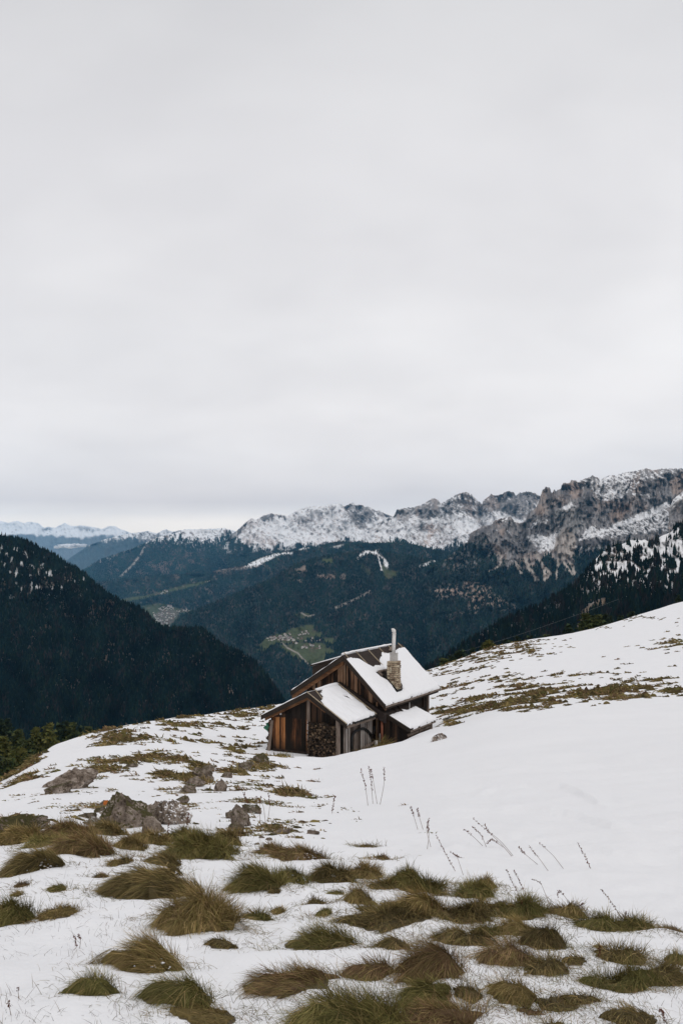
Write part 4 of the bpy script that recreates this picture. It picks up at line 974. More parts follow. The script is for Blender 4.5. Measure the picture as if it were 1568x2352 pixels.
# dark flashing board where the shed roof meets the gable
m = MB(); pa = loc(*z1(660, 520), 'y', .45); pb = loc(*z1(1000, 745), 'y', .45)
m.prism([(pa[0]-.25, .30, pa[2]), (pa[0], .30, pa[2]+.06), (pb[0], .30, pb[2]), (pb[0], .30, pb[2]-.55), (pa[0]-.25, .30, pa[2]-.55)], (0, .26, 0)); m.build('roof_flashing', M_TAR, hut)
# lamp under the left eave
lp = loc(*z1(226, 748), 'y', FY-.15); m = MB(); m.tube([lp+[0, .10, .05], lp+[0, 0, 0], lp+[0, -.05, -.03]], [.05, .07, .03], 10); m.build('lamp', M_TIN, hut, True)
m = MB(); m.beam(lp+[-.35, .05, -.02], lp+[.3, .05, .08], .10, .12); m.beam(lp+[-.35, .05, -.12], lp+[.05, .06, -.10], .06, .06); m.build('eave_bracket', W_DARK, hut)

# --- lean-to on the right side
LY0 = .62
P1 = loc(*z1(1185, 862), 'y', LY0); P0 = loc(*z1(1000, 745), 'y', LY0)
LY1 = loc(*z1(1375, 808), 'x', P1[0])[1]
# carry the slope up to the main wall
sl = (P1[2]-P0[2])/(P1[0]-P0[0]); LT = np.array([MX1, LY0, P1[2]+sl*(MX1-P1[0])]); LB = P1.copy()
if LT[2] > mainR(MX1)-.28: LT[2] = mainR(MX1)-.28
lz = lambda x: LT[2]+(LB[2]-LT[2])*(x-LT[0])/(LB[0]-LT[0])
m = MB(); slab(m, (LT[0], LT[2]), (LB[0], LB[2]), LY0, LY1, .09); m.build('leanto_roof', M_TAR, hut)
m = MB(); verge(m, LT, LB, LY0-.045, .04, -.005, .24); m.build('leanto_verge_board', W_VERGE, hut)
lsl = (LB[2]-LT[2])/(LB[0]-LT[0])
bare_lean = [[(900,700),(1010,770),(1040,752),(1075,742),(1100,730),(1130,735),(1110,715),(1150,722),(1175,712),(1195,700),(1215,693),(1262,706),(1300,640),(1100,600)]]
snow('roof_snow', LT, LB, LY0+.03, LY1-.02, bare_lean, .09, seed=43, over=.04)
LX1 = LB[0]-.30
m = MB(); boards(m, MX1+.02, LX1, 0, lambda x: lz(x)-.14, LY0+.12, -1, .17, rnd=rn); m.build('leanto_front_wall', W_DARK, hut)
m = MB()
for kz in range(7):
    z0 = kz*.2
    if z0 < lz(LX1)-.3: m.box(LX1-.05, LX1+rn.uniform(0, .02), LY0+.2, LY1-.25, z0, z0+.19)
m.build('leanto_side_wall', W_DARK, hut)
m = MB(); m.box(LX1-.01, LX1+.09, LY0+.2, LY1-.2, lz(LX1)-.62, lz(LX1)-.48); m.build('leanto_rail', W_POST, hut)
for yy in (LY0+.45*(LY1-LY0), LY1-.3):
    m = MB(); m.box(LX1+.02, LX1+.13, yy-.06, yy+.06, -.1, lz(LX1)-.12); m.build('leanto_post', W_POST, hut)
m = MB(); m.box(LB[0]-.10, LB[0]-.03, LY0+.05, LY1-.05, LB[2]-.2, LB[2]-.11); m.build('leanto_eave_beam', W_POST, hut)
for p, q in (((1075,690),(1125,732)), ((1040,700),(1085,740))):
    m = MB(); m.beam(on_roof(p, LT, LB, .05), on_roof(q, LT, LB, .03), .05, .05, (.5, 0, .86)); m.build('batten', W_DARK, hut)
sp_ = on_roof((1176,712), LT, LB, 0); m = MB(); m.tube([sp_, sp_+[0, 0, .38]], .02, 6); m.build('vent_pipe', M_TIN, hut)
# rust coloured downpipe and its neighbour in the corner behind the shed
q0 = loc(*z1(972, 790), 'y', .42); 
m = MB(); m.tube([(q0[0], .42, q0[2]), (q0[0], .42, 0)], .075, 10); m.build('downpipe', plain('rusty_pipe', (.20, .075, .045), .7, .25, 10), hut, True)
m = MB(); m.box(q0[0]-.26, q0[0]-.16, .36, .44, 0, q0[2]); m.build('wall_stud', W_DARK, hut)
# ------------------------------------------------------------------ things around the hut
def put(o, lab, cat, grp=None):
    """hut coordinates -> world, top-level"""
    o.location = tuple(HB); o.rotation_euler = (0, 0, -TH); return tag(o, lab, cat, grp)
hp = lambda a, b: loc(*z1(a, b), 'x', FX1+.07)
m = MB()
for dx_, dz_, k in ((0, 0, 1), (-.05, .06, 1.06), (.03, -.06, .94)):
    base = [(757,1015),(748,960),(757,905),(785,872),(822,858),(858,868),(885,898),(902,940),(912,965)]
    C_ = np.array([hp(*p) for p in base]); cc = C_.mean(0); C_ = cc+(C_-cc)*k+[.03*abs(dx_)*10, 0, dz_*.3]; C_[0, 2] -= .1
    tt = np.linspace(0, 1, 28); s_ = np.linspace(0, 1, len(C_)); C_ = np.stack([pchip(s_, C_[:, i], tt) for i in range(3)], -1)
    m.tube(C_, .032, 8)
put(m.build('hose', M_BLACK, None, True), "black hose looped in an arch on the grey side wall of the shed", "hose")
for (a, b0_, b1_, lab) in ((951, 893, 990, "taller white pipe standing at the back corner of the shed wall"), (930, 943, 990, "shorter white pipe standing beside the taller one at the shed wall")):
    q = loc(*z1(a, b0_), 'x', FX1+.35); m = MB(); m.tube([(q[0], q[1], -.1), (q[0], q[1], q[2])], .085, 14); m.tube([(q[0], q[1], q[2]), (q[0], q[1], q[2]-.02)], [.085, .06], 14)
    put(m.build('white_pipe', plain('white_plastic', (.66, .64, .62), .5, .08, 6), None, True), lab, 'pipe', 'white pipes by the shed')
qa, qb = loc(*z1(830, 1000), 'x', FX1+.45), loc(*z1(918, 957), 'x', FX1+.25)
m = MB(); m.beam(qa, qb, .05, .12); put(m.build('leaning_plank', W_POST), "grey plank lying against the shed wall below the hose", "plank")
qa, qb = loc(*z1(905, 905), 'x', FX1+.1), loc(*z1(915, 840), 'x', FX1+.06)
m = MB(); m.tube([qa, (qa+qb)/2+[.03, 0, 0], qb], .06, 8); put(m.build('stove_pipe_piece', M_BLACK, None, True), "dark bent pipe piece hung between the hose and the white pipes", "pipe piece")
qa, qb = loc(*z1(1235, 938), 'x', LX1+.5), loc(*z1(1325, 885), 'x', LX1+.7)
m = MB(); m.beam(qa, qb, .22, .05); m.beam(qa+[0, 0, .07], qb+[0, 0, .07], .20, .09, mi=1); o = m.build('snowy_board', [W_POST, M_SNOWR]); put(o, "snow laden board leaning outside the lean-to", "board")
qa = loc(*z1(1325, 925), 'x', LX1+.75); qb = loc(*z1(1338, 855), 'x', LX1+.7)
m = MB(); m.beam(qa, qb, .10, .06); put(m.build('leaning_stake', W_POST), "short grey stake leaning at the end of the snow laden board", "stake")
# green forked thing beside the shed
t = NT('green_plastic', .5, .35); t.color(t.ramp(t.noise(t.coords(), 9), [(.3, (.012, .10, .055)), (.7, (.03, .17, .10))])); 
gA = loc(*z1(150, 880), 'y', FY+.25); g1 = loc(*z1(127, 815), 'y', FY+.2); g2 = loc(*z1(110, 845), 'y', FY+.3)
m = MB(); m.tube([gA+[.25, .1, -.22], gA, gA*.45+g1*.55, g1], [.10, .10, .085, .10], 12); m.tube([gA+[.0, .05, -.05], gA*.5+g2*.5, g2], [.09, .085, .11], 12)
put(m.build('green_sheet', t.m, None, True), "green forked sheet sticking out of the wood stack beside the shed", "plastic sheet")
# firewood: every piece is a thing
W_LOG = wood('split_wood', [(.12, (.012, .009, .007)), (.45, (.055, .036, .024)), (.7, (.17, .115, .070)), (.95, (.34, .25, .16))], grain=5)
t = NT('split_wood_ends', .9); oi = t.node('ShaderNodeObjectInfo'); n_ = t.noise(t.coords(), 18, 4, .6)
f_ = t.math('ADD', t.math('MULTIPLY', oi.outputs['Random'], .85), t.math('MULTIPLY', t.math('SUBTRACT', n_, .5), .5))
t.color(t.ramp(f_, [(.05, (.010, .008, .006)), (.5, (.040, .027, .019)), (.78, (.11, .074, .047)), (.98, (.26, .19, .12))])); W_LOG = t.m
variants = []
rn = random.Random(4)
for k in range(6):
    n = rn.choice([3, 4, 4, 5, 7]); a0 = rn.uniform(0, 6.28)
    pts_ = [(math.cos(a0+i*6.283/n)*.062*rn.uniform(.75, 1.15), 0, math.sin(a0+i*6.283/n)*.062*rn.uniform(.75, 1.15)) for i in range(n)]
    m = MB(); m.prism(pts_, (0, .42, 0)); o = m.build('firewood_log', W_LOG); variants.append(o)
sx0 = loc(*z1(424, 900), 'y', FY-.45)[0]; sx1 = ppx-.12
zt = loc(*z1(520, 822), 'y', FY-.45)[2]; zb = loc(*z1(540, 1075), 'y', FY-.45)[2]
cnt = 0; used = set()
def log(x, y, z, lab, grp, rz=0):
    global cnt
    v0 = rn.randrange(6); o = variants[v0]
    if v0 in used: o = o.copy(); COL.objects.link(o)
    used.add(v0); p = h2w((x, y, z)); o.location = tuple(p); o.rotation_euler = (0, rn.choice([0, 1.3, 2.2, 3.6, 5]), -TH+rz)
    tag(o, lab, 'firewood', grp); cnt += 1
sp = .108; row = 0; z = zb+.03
while z < zt:
    x = sx0+.05+(row % 2)*.05
    top = zt-.08*abs((x-sx0)/(sx1-sx0)-.4)
    while x < sx1:
        if z < zt-.18*max(0, (x-sx0)/(sx1-sx0)-.55): log(x+rn.uniform(-.012, .012), FY-.50+rn.uniform(-.05, .06), z+rn.uniform(-.012, .012), "split log in the tall firewood stack beside the shed's front post", "logs of the front firewood stack")
        x += sp
    z += sp*.92; row += 1
zt2 = loc(*z1(200, 795), 'y', FY)[2]
z = .05; row = 0
while z < zt2:
    for c_ in range(2 if z < zt2*.75 else 1): log(FX0-.14-.10*c_+rn.uniform(-.06, .05), FY+.08+rn.uniform(-.12, .05), z, "split log in the narrow stack along the left side of the shed", "logs of the side firewood stack", rn.uniform(-.2, .2))
    z += .092; row += 1
print('logs', cnt, 'LT', LT, 'LB', LB, LY1, 'dB', dB, 'TL', TL, TR, 'LM', cy, ct, ztop)
# dry grass bundle in the corner and grass at the wall foot
def tuft_at(hpt, lab, n, L0, pal, spread, nm='grass_tussock', lean=(0, 0)):
    p = h2w(hpt); p[2] = float(gz(p[0], p[1]))
    xy = rng.normal(0, spread, (n, 2)); d0 = np.stack([rng.normal(lean[0], .45, n), rng.normal(lean[1], .45, n), rng.uniform(.5, 1.5, n)], -1); d0 /= np.linalg.norm(d0, axis=1)[:, None]
    rt = np.stack([p[0]+xy[:, 0], p[1]+xy[:, 1], p[2]+0*xy[:, 0]-.01], -1); rt[:, 2] = gz(rt[:, 0], rt[:, 1])
    V, Tn, C = blades(rt-p, d0, L0*rng.uniform(.5, 1.2, n), np.full(n, .016), rng.uniform(.2, .7, n), pick(PAL[pal][0], n), pick(PAL[pal][1], n))
    o = np_mesh(nm, V, tris=Tn, mats=[M_GRASS], col=C, loc=tuple(p)); tag(o, lab, 'grass tussock', 'grass at the foot of the hut')
q = loc(*z1(1060, 955), 'x', 2.45); tuft_at((2.3, .1, 0), "tall straw coloured dry grass arching in the corner before the lean-to", 150, 1.3, 2, .22, lean=(.5, 0))
tuft_at((2.5, -.6, 0), "dry yellow grass along the snow before the white pipes", 160, .55, 2, .35)
tuft_at((2.35, -1.9, 0), "pale grass fringe under the hose at the foot of the shed wall", 240, .5, 2, .45)
tuft_at((2.1, -3.4, 0), "grass fringe at the right front corner of the shed", 160, .42, 2, .3)
tuft_at((-1.5, -4.3, 0), "green grass tuft in the snow left before the firewood stack", 140, .35, 0, .2)
# ================================================================== MOUNTAINS
ROCK = np.array([.24, .224, .22]); ROCKP = np.array([.34, .258, .213]); ROCKD = np.array([.095, .088, .09]); SNW = np.array([.83, .83, .84])
FLOOR = np.array([.014, .024, .022]); TURF = np.array([.070, .084, .038]); SCREE = np.array([.42, .37, .33]); BROWN = np.array([.085, .060, .050])
LAY = {}
def layer(name, crest, Yc, base, Yb, px0, px1, lab, step=2.2, nrow=150, jag=2., jw=9, relief=.012, a=1.3, b=1., seed=0, paint=None, top=(0, 0), rel_s=28.):
    pxs = np.arange(px0, px1+.1, step); nC = len(pxs)
    cr = np.array(crest, float); ba = np.array(base, float)
    cpy = np.interp(pxs, cr[:, 0], cr[:, 1])+jag*fbm(pxs/jw, pxs*0+seed, 4, seed)
    bpy_ = np.interp(pxs, ba[:, 0], ba[:, 1])
    yc = np.interp(pxs, *zip(*Yc)) if isinstance(Yc, list) else np.full(nC, float(Yc))
    yb = np.interp(pxs, *zip(*Yb)) if isinstance(Yb, list) else np.full(nC, float(Yb))
    tt = np.linspace(0, 1, nrow)
    PX = pxs[:, None]*np.ones((1, nrow)); PY = cpy[:, None]+(bpy_-cpy)[:, None]*(tt**b)[None]
    Y = yc[:, None]+(yb-yc)[:, None]*(tt**a)[None]
    wx = PX+5*fbm(PX/40, PY/40, 2, seed+50); wy = PY+4*fbm(PX/40+9, PY/40, 2, seed+51)
    dY = relief*.8*(ridged(wx/rel_s/2., wy/rel_s/5., 4, seed+3)-.5)+relief*.35*fbm(wx/8, wy/14, 3, seed+8)+relief*.7*fbm(wx/70, wy/60, 2, seed+12)
    Y = Y*(1+dY*sm(tt, 0, .06)[None])
    C, Fo = paint(PX, PY, tt, wx, wy) if paint else (np.ones(PX.shape+(3,))*FLOOR, np.ones_like(PX))
    X = (PX-CX)/F*Y; Z = -(PY-HZ)/F*Y
    # back of the ridge
    bx, by, bz, bc = [], [], [], []
    for k, (f_, d_) in enumerate(((1.015, .012), (1.06, .05), (1.2, .16))):
        yy = yc*f_; bx.append((pxs-CX)/F*yy); by.append(yy); bz.append(Z[:, 0]-d_*yc*.9); bc.append(C[:, 0])
    X2 = np.concatenate([np.stack(bx[::-1], 1), X], 1); Y2 = np.concatenate([np.stack(by[::-1], 1), Y], 1); Z2 = np.concatenate([np.stack(bz[::-1], 1), Z], 1)
    C2 = np.concatenate([np.stack(bc[::-1], 1), C], 1)
    n = X2.shape[1]; idx = np.arange(nC*n).reshape(nC, n)
    q = np.stack([idx[:-1, 1:], idx[1:, 1:], idx[1:, :-1], idx[:-1, :-1]], -1).reshape(-1, 4)[:, ::-1]
    o = np_mesh(name, np.stack([X2, Y2, Z2], -1).reshape(-1, 3), q, mats=[M_FAR], col=C2.reshape(-1, 3), smooth=True)
    tag(o, lab, 'mountain' if 'mountain' in name else 'hill', kind='structure')
    L = dict(pxs=pxs, PX=PX, PY=PY, X=X, Y=Y, Z=Z, Fo=Fo, C=C); LAY[lab] = L
    return L
def at(L, px, py):
    j = int(np.clip(round((px-L['pxs'][0])/(L['pxs'][1]-L['pxs'][0])), 0, len(L['pxs'])-1)); k = int(np.clip(np.searchsorted(L['PY'][j], py), 1, L['PY'].shape[1]-1))
    t_ = np.clip((py-L['PY'][j, k-1])/max(L['PY'][j, k]-L['PY'][j, k-1], 1e-6), 0, 1)
    g = lambda A: A[j, k-1]*(1-t_)+A[j, k]*t_
    Y = g(L['Y']); return np.array([(px-CX)/F*Y, Y, -(py-HZ)/F*Y])
def mixc(C, col, k): k = np.asarray(k); return C*(1-k[..., None])+np.asarray(col)*k[..., None]
def rockcol(wx, wy, PX, PY, s, pink=.4):
    st = .7*fbm(wx/6, wy/34, 4, s)+.45*fbm(wx/4, wy/6, 3, s+2); p = sm(fbm(wx/40, wy/70, 3, s+4), .05, .5)*pink
    C = np.ones(PX.shape+(3,))*ROCK; C = mixc(C, ROCKP, p); C = mixc(C, ROCKD, sm(st, .08, .55)*.8); C = mixc(C, ROCK*1.6, sm(-st, .15, .6)*.6)
    return C*(1+.22*fbm(wx/3, wy/3, 2, s+9))[..., None]
def snowon(C, cover, wx, wy, s, fine=1.):
    dg = (wx*.8+wy*.6); dq = (wy*.8-wx*.6)
    n = .34*ridged(wx/24, wy/18, 3, s)+.42*fbm(dg/13, dq/5, 3, s+2)+.30*fbm(dq/9+3, dg/4, 3, s+6)+.26*fbm(wx/3.*fine, wy/2.6*fine, 2, s+3)-.16
    k = sm(cover-.95*n, .34, .68)
    return mixc(C, SNW, k), k
def forestmix(C, f, wx, wy, s, brown=.25, haze_tint=None):
    b_ = sm(fbm(wx/22, wy/38, 4, s), .12, .45)*brown
    fc = np.ones(C.shape)*(FLOOR if haze_tint is None else np.array(haze_tint)); fc = mixc(fc, BROWN, b_)*(1+.4*vnoise(PX/2.3 if False else wx/2.3, wy/2.3, s+7))[..., None]  # the optional forest colour has distance haze painted into it
    return mixc(C, fc, f)
def ragged(PX, PY, line_pts, s, amp=8, wx=3.):
    """forest grows below this line (ragged upper edge with tongues)"""
    ly = np.interp(PX, *zip(*line_pts))
    return sm(PY-ly+amp*fbm(PX/14, PY/30, 3, s)+amp*1.1*vnoise(PX/wx, PY/12, s+1), -3, 3)

# --- 1 farthest snowy range
def paint(PX, PY, tt, wx, wy):
    C = rockcol(wx, wy, PX, PY, 100, .2)
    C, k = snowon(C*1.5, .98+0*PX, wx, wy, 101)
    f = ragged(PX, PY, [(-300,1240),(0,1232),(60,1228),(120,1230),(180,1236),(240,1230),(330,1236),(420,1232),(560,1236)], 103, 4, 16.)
    C = forestmix(C, f*.95, wx, wy, 104, .1, (.13, .15, .17)); return C, f*0  # pale grey-blue forest colour: far haze painted in
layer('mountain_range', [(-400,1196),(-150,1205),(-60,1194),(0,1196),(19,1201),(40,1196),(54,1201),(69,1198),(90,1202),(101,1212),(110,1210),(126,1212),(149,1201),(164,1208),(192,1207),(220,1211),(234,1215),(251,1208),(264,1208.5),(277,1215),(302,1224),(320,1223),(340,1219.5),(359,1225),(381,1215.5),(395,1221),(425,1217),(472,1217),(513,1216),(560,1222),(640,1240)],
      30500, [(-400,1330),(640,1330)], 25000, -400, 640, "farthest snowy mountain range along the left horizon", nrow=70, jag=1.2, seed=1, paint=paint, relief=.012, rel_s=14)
# --- 2 second ridge
def paint(PX, PY, tt, wx, wy):
    C = rockcol(wx, wy, PX, PY, 110, .2); cl = np.interp(PX, [200,240,302,330,400,520],[1240,1234,1222,1219,1214,1214])
    C, k = snowon(C, .72-.55*sm(PY-cl, 6, 26), wx, wy, 111)
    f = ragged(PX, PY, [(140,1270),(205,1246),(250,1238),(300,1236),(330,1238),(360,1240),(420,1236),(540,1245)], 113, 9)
    return forestmix(C, f*.95, wx, wy, 114, .15, (.055, .075, .085)), f  # forest colour lifted toward blue, painting in haze of the distance
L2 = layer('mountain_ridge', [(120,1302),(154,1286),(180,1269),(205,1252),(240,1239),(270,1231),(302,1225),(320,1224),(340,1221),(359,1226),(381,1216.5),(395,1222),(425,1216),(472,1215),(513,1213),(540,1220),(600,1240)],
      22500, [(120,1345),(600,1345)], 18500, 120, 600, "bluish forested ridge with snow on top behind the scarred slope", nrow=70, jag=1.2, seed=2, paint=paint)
# --- 3 scarred forested slope
def paint(PX, PY, tt, wx, wy):
    C = rockcol(wx, wy, PX, PY, 120, .3); sn = np.interp(PX, [190,300,359,430,513,560,640],[1290,1256,1250,1262,1262,1262,1290])
    C, k = snowon(C, .75-.5*sm(PY-sn, -25, 6), wx, wy, 121)
    f = ragged(PX, PY, [(180,1300),(280,1262),(340,1246),(380,1236),(430,1236),(470,1246),(500,1236),(520,1222),(560,1250),(640,1260)], 123, 12)
    f = f*(1-.55*sm(vnoise(PX/3.2, PY/9, 130), .1, .5)*sm(sn+18-PY, 0, 25))
    C = forestmix(C, f, wx, wy, 124, .5)
    br = sm(fbm(PX/28, PY/18, 3, 126)+.6*poly(PX, PY, [(320,1285),(420,1275),(470,1300),(380,1322),(300,1315)], 12), .45, .75)
    C = mixc(C, BROWN*1.5, br*.75); sc = line(PX, PY, [(332,1258),(322,1276),(305,1298),(276,1326)], 2.6)*sm(vnoise(PX/4, PY/7, 131), -.6, .1); C = mixc(C, SCREE*.8, sc*.8)
    C = mixc(C, SNW, poly(PX, PY, [(512,1262),(524,1240),(533,1226),(542,1222),(534,1240),(526,1256)], 2))
    return C, f*(1-sc)*(1-br*.4)
L3 = layer('mountain_slope', [(170,1322),(192,1308),(231,1285),(282,1267),(300,1262),(318,1254),(345,1242),(359,1234),(395,1227),(425,1217),(472,1216),(495,1218),(513,1212.5),(533,1221),(560,1232),(660,1262)],
      16000, [(170,1352),(660,1352)], 12000, 170, 660, "blue green forested slope with a pale landslide scar", nrow=90, jag=1., seed=3, paint=paint)
# --- 4 white massif
def paint(PX, PY, tt, wx, wy):
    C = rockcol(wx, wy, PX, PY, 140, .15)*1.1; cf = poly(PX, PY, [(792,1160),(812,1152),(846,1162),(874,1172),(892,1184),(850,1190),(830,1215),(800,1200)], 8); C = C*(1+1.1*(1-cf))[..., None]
    cov = .72+0*PX
    cov -= .42*poly(PX, PY, [(792,1160),(812,1152),(846,1162),(874,1172),(892,1184),(850,1190),(830,1215),(800,1200)], 8)
    cov -= .40*poly(PX, PY, [(560,1222),(545,1222),(566,1198),(580,1190),(598,1190),(590,1206)], 6)
    cov -= .38*poly(PX, PY, [(600,1190),(622,1176),(642,1182),(625,1194)], 5)
    cov -= .36*poly(PX, PY, [(555,1230),(590,1226),(640,1244),(632,1256),(600,1256),(560,1248)], 9)
    cov -= .25*poly(PX, PY, [(680,1196),(710,1188),(720,1200),(700,1212),(684,1208)], 8)
    cov += .20*poly(PX, PY, [(620,1200),(650,1190),(690,1220),(640,1240)], 16)
    # thin bedding streaks falling to the right
    sk = vnoise((PX+PY*1.6)/5, (PY-PX*.45)/2.6, 144); cov -= .16*sm(sk, .1, .6)
    C, k = snowon(C, cov, wx, wy, 141, 1.2)
    f = ragged(PX, PY, [(530,1226),(545,1232),(560,1248),(600,1262),(640,1258),(665,1262),(686,1246),(710,1250),(731,1254),(760,1248),(777,1242),(800,1236),(850,1246),(920,1262)], 143, 9)
    f = f*(1-.5*sm(fbm(PX/16, PY/16, 3, 149), .1, .4)*sm(1275-PY, 0, 14))
    C = forestmix(C, f, wx, wy, 146, .15); return C, f
L4 = layer('mountain', [(520,1240),(533,1226),(544,1219),(563,1201),(577,1190),(589,1194),(599,1187),(622,1178),(631,1182),(641,1181),(658,1186),(683,1172),(704,1165),(731,1160.6),(745,1160.6),(766,1156),(785,1157),(788,1163),(794,1162),(806,1155),(811.5,1153.7),(816,1160.6),(831,1158.6),(837,1164),(846,1164),(860,1172),(874,1173.5),(888,1181.5),(902,1186),(960,1200)],
      13800, [(520,1300),(960,1300)], 12000, 520, 960, "broad white snow covered mountain in the middle of the horizon", nrow=110, jag=1.6, jw=7, seed=4, paint=paint, a=1.4, relief=.024)
# --- 5 grey peaks
def paint(PX, PY, tt, wx, wy):
    C = rockcol(wx, wy, PX, PY, 160, .5)*(1.05+.7*sm(PY, 1175, 1200))[..., None]
    cov = .70+0*PX
    cov -= .48*poly(PX, PY, [(905,1188),(911,1168),(950,1164),(975,1154),(992,1143),(1008,1146),(1012,1176),(980,1196),(950,1184),(925,1198)], 6)
    cov -= .42*poly(PX, PY, [(1012,1160),(1040,1138),(1069,1128),(1084,1136),(1109,1162),(1100,1196),(1060,1180),(1020,1178)], 6)
    cov -= .55*poly(PX, PY, [(1106,1168),(1109,1148),(1127,1134),(1166,1126),(1213,1127),(1242,1140),(1225,1175),(1206,1196),(1180,1186),(1150,1176),(1118,1178)], 6)
    cov -= .26*poly(PX, PY, [(955,1215),(990,1200),(1040,1216),(1010,1222)], 8)
    cov -= .2*poly(PX, PY, [(940,1230),(1000,1212),(1060,1240),(1010,1260),(950,1250)], 16)
    cov += .3*poly(PX, PY, [(1130,1170),(1150,1176),(1195,1198),(1180,1206),(1140,1190)], 3)
    cov += .3*poly(PX, PY, [(1066,1190),(1074,1190),(1100,1212),(1085,1220),(1070,1208)], 4)
    C, k = snowon(C, cov, wx, wy, 161, 1.2)
    f = ragged(PX, PY, [(860,1256),(888,1243),(905,1238),(930,1246),(950,1254),(975,1256),(990,1262),(1030,1252),(1060,1250),(1090,1250),(1260,1250)], 163, 11)
    f = f*(1-.45*sm(vnoise(PX/3.5, PY/10, 169), .1, .5)*sm(1275-PY, 0, 18))
    return forestmix(C, f, wx, wy, 166, .2), f
L5 = layer('mountain', [(860,1206),(888,1190),(902,1186),(907,1180),(911,1170),(933,1166),(951,1165),(975,1156),(985,1149),(992,1144.6),(1006,1147),(1010,1156),(1018,1154),(1040,1139.4),(1055,1133),(1069,1129.4),(1082,1136),(1096,1148),(1106,1159),(1109,1150),(1127,1135),(1137,1138),(1148,1136),(1166,1127.6),(1179,1130.5),(1184,1138.7),(1191.5,1132),(1213,1128.7),(1228,1132),(1240,1140),(1280,1150)],
      11200, [(860,1300),(1280,1300)], 9500, 860, 1280, "grey rock peaks with snow fields right of the white mountain", nrow=120, jag=2.4, jw=5, seed=5, paint=paint, a=1.5, relief=.024)
# --- 8 forested ridge behind, meadow strip and far town
def paint(PX, PY, tt, wx, wy):
    C = np.ones(PX.shape+(3,))*FLOOR; f = np.ones_like(PX)
    C = forestmix(C, f, wx, wy, 180, .45)
    def clear(col, k):
        nonlocal C, f
        C = mixc(C, col, k); f = f*(1-k)
    nz = (1+.25*fbm(wx/6, wy/4, 3, 181))[..., None]
    clear(TURF*nz, poly(wx*.3+PX*.7, wy*.2+PY*.8, [(270,1380),(300,1372),(345,1366),(372,1358),(400,1350),(430,1342),(462,1336),(488,1331),(470,1342),(440,1348),(400,1358),(360,1368),(310,1378),(280,1384)], 2))
    clear(TURF*.85*nz, poly(PX, PY, [(325,1392),(345,1388),(366,1386),(384,1388),(398,1394),(412,1398),(440,1402),(436,1408),(412,1410),(408,1424),(420,1436),(404,1446),(370,1450),(350,1430),(330,1402)], 2))
    clear(SCREE*.4, poly(PX, PY, [(378,1399),(400,1401),(415,1406),(404,1418),(396,1434),(380,1440),(362,1424),(352,1412),(366,1406)], 3)*.6)
    clear(SNW, poly(wx*.4+PX*.6, PY, [(498,1308),(540,1306),(560,1302),(575,1293),(600,1282),(630,1272),(662,1268),(672,1271),(640,1276),(612,1290),(588,1303),(560,1307)], 2)*sm(fbm(wx/5, wy/4, 3, 182)+.5*sm(PX, 540, 600), .0, .25))
    clear(BROWN*1.4, poly(PX, PY, [(490,1312),(560,1300),(580,1304),(540,1312)], 4)*.6)
    for pl in ([(686,1262),(704,1256),(710,1258),(694,1264)], [(716,1252),(738,1248),(733,1256)], [(760,1256),(790,1250),(776,1260)], [(660,1272),(672,1268),(670,1275)]):
        clear(SNW, poly(PX, PY, pl, 2)*.9)
    clear(ROCKP*.7, sm(fbm(PX/18, PY/12, 3, 183), .42, .6)*.35)
    return C, f
L8a = layer('forested_ridge', [(150,1350),(225,1337),(290,1328),(359,1322),(420,1318),(487,1312),(530,1304),(564,1293),(585,1285),(610,1275),(640,1266),(668,1265),(700,1258),(718,1257),(777,1243),(850,1247),(930,1245),(1000,1264),(1100,1277),(1250,1290)],
      [(150,11000),(500,11000),(900,9100),(1250,7700)], [(150,1500),(1250,1500)], [(150,8200),(500,8000),(1250,6300)], 150, 1250, "long dark forested ridge with a green meadow strip and a far town", nrow=130, jag=1., seed=8, paint=paint, a=1., relief=.02)
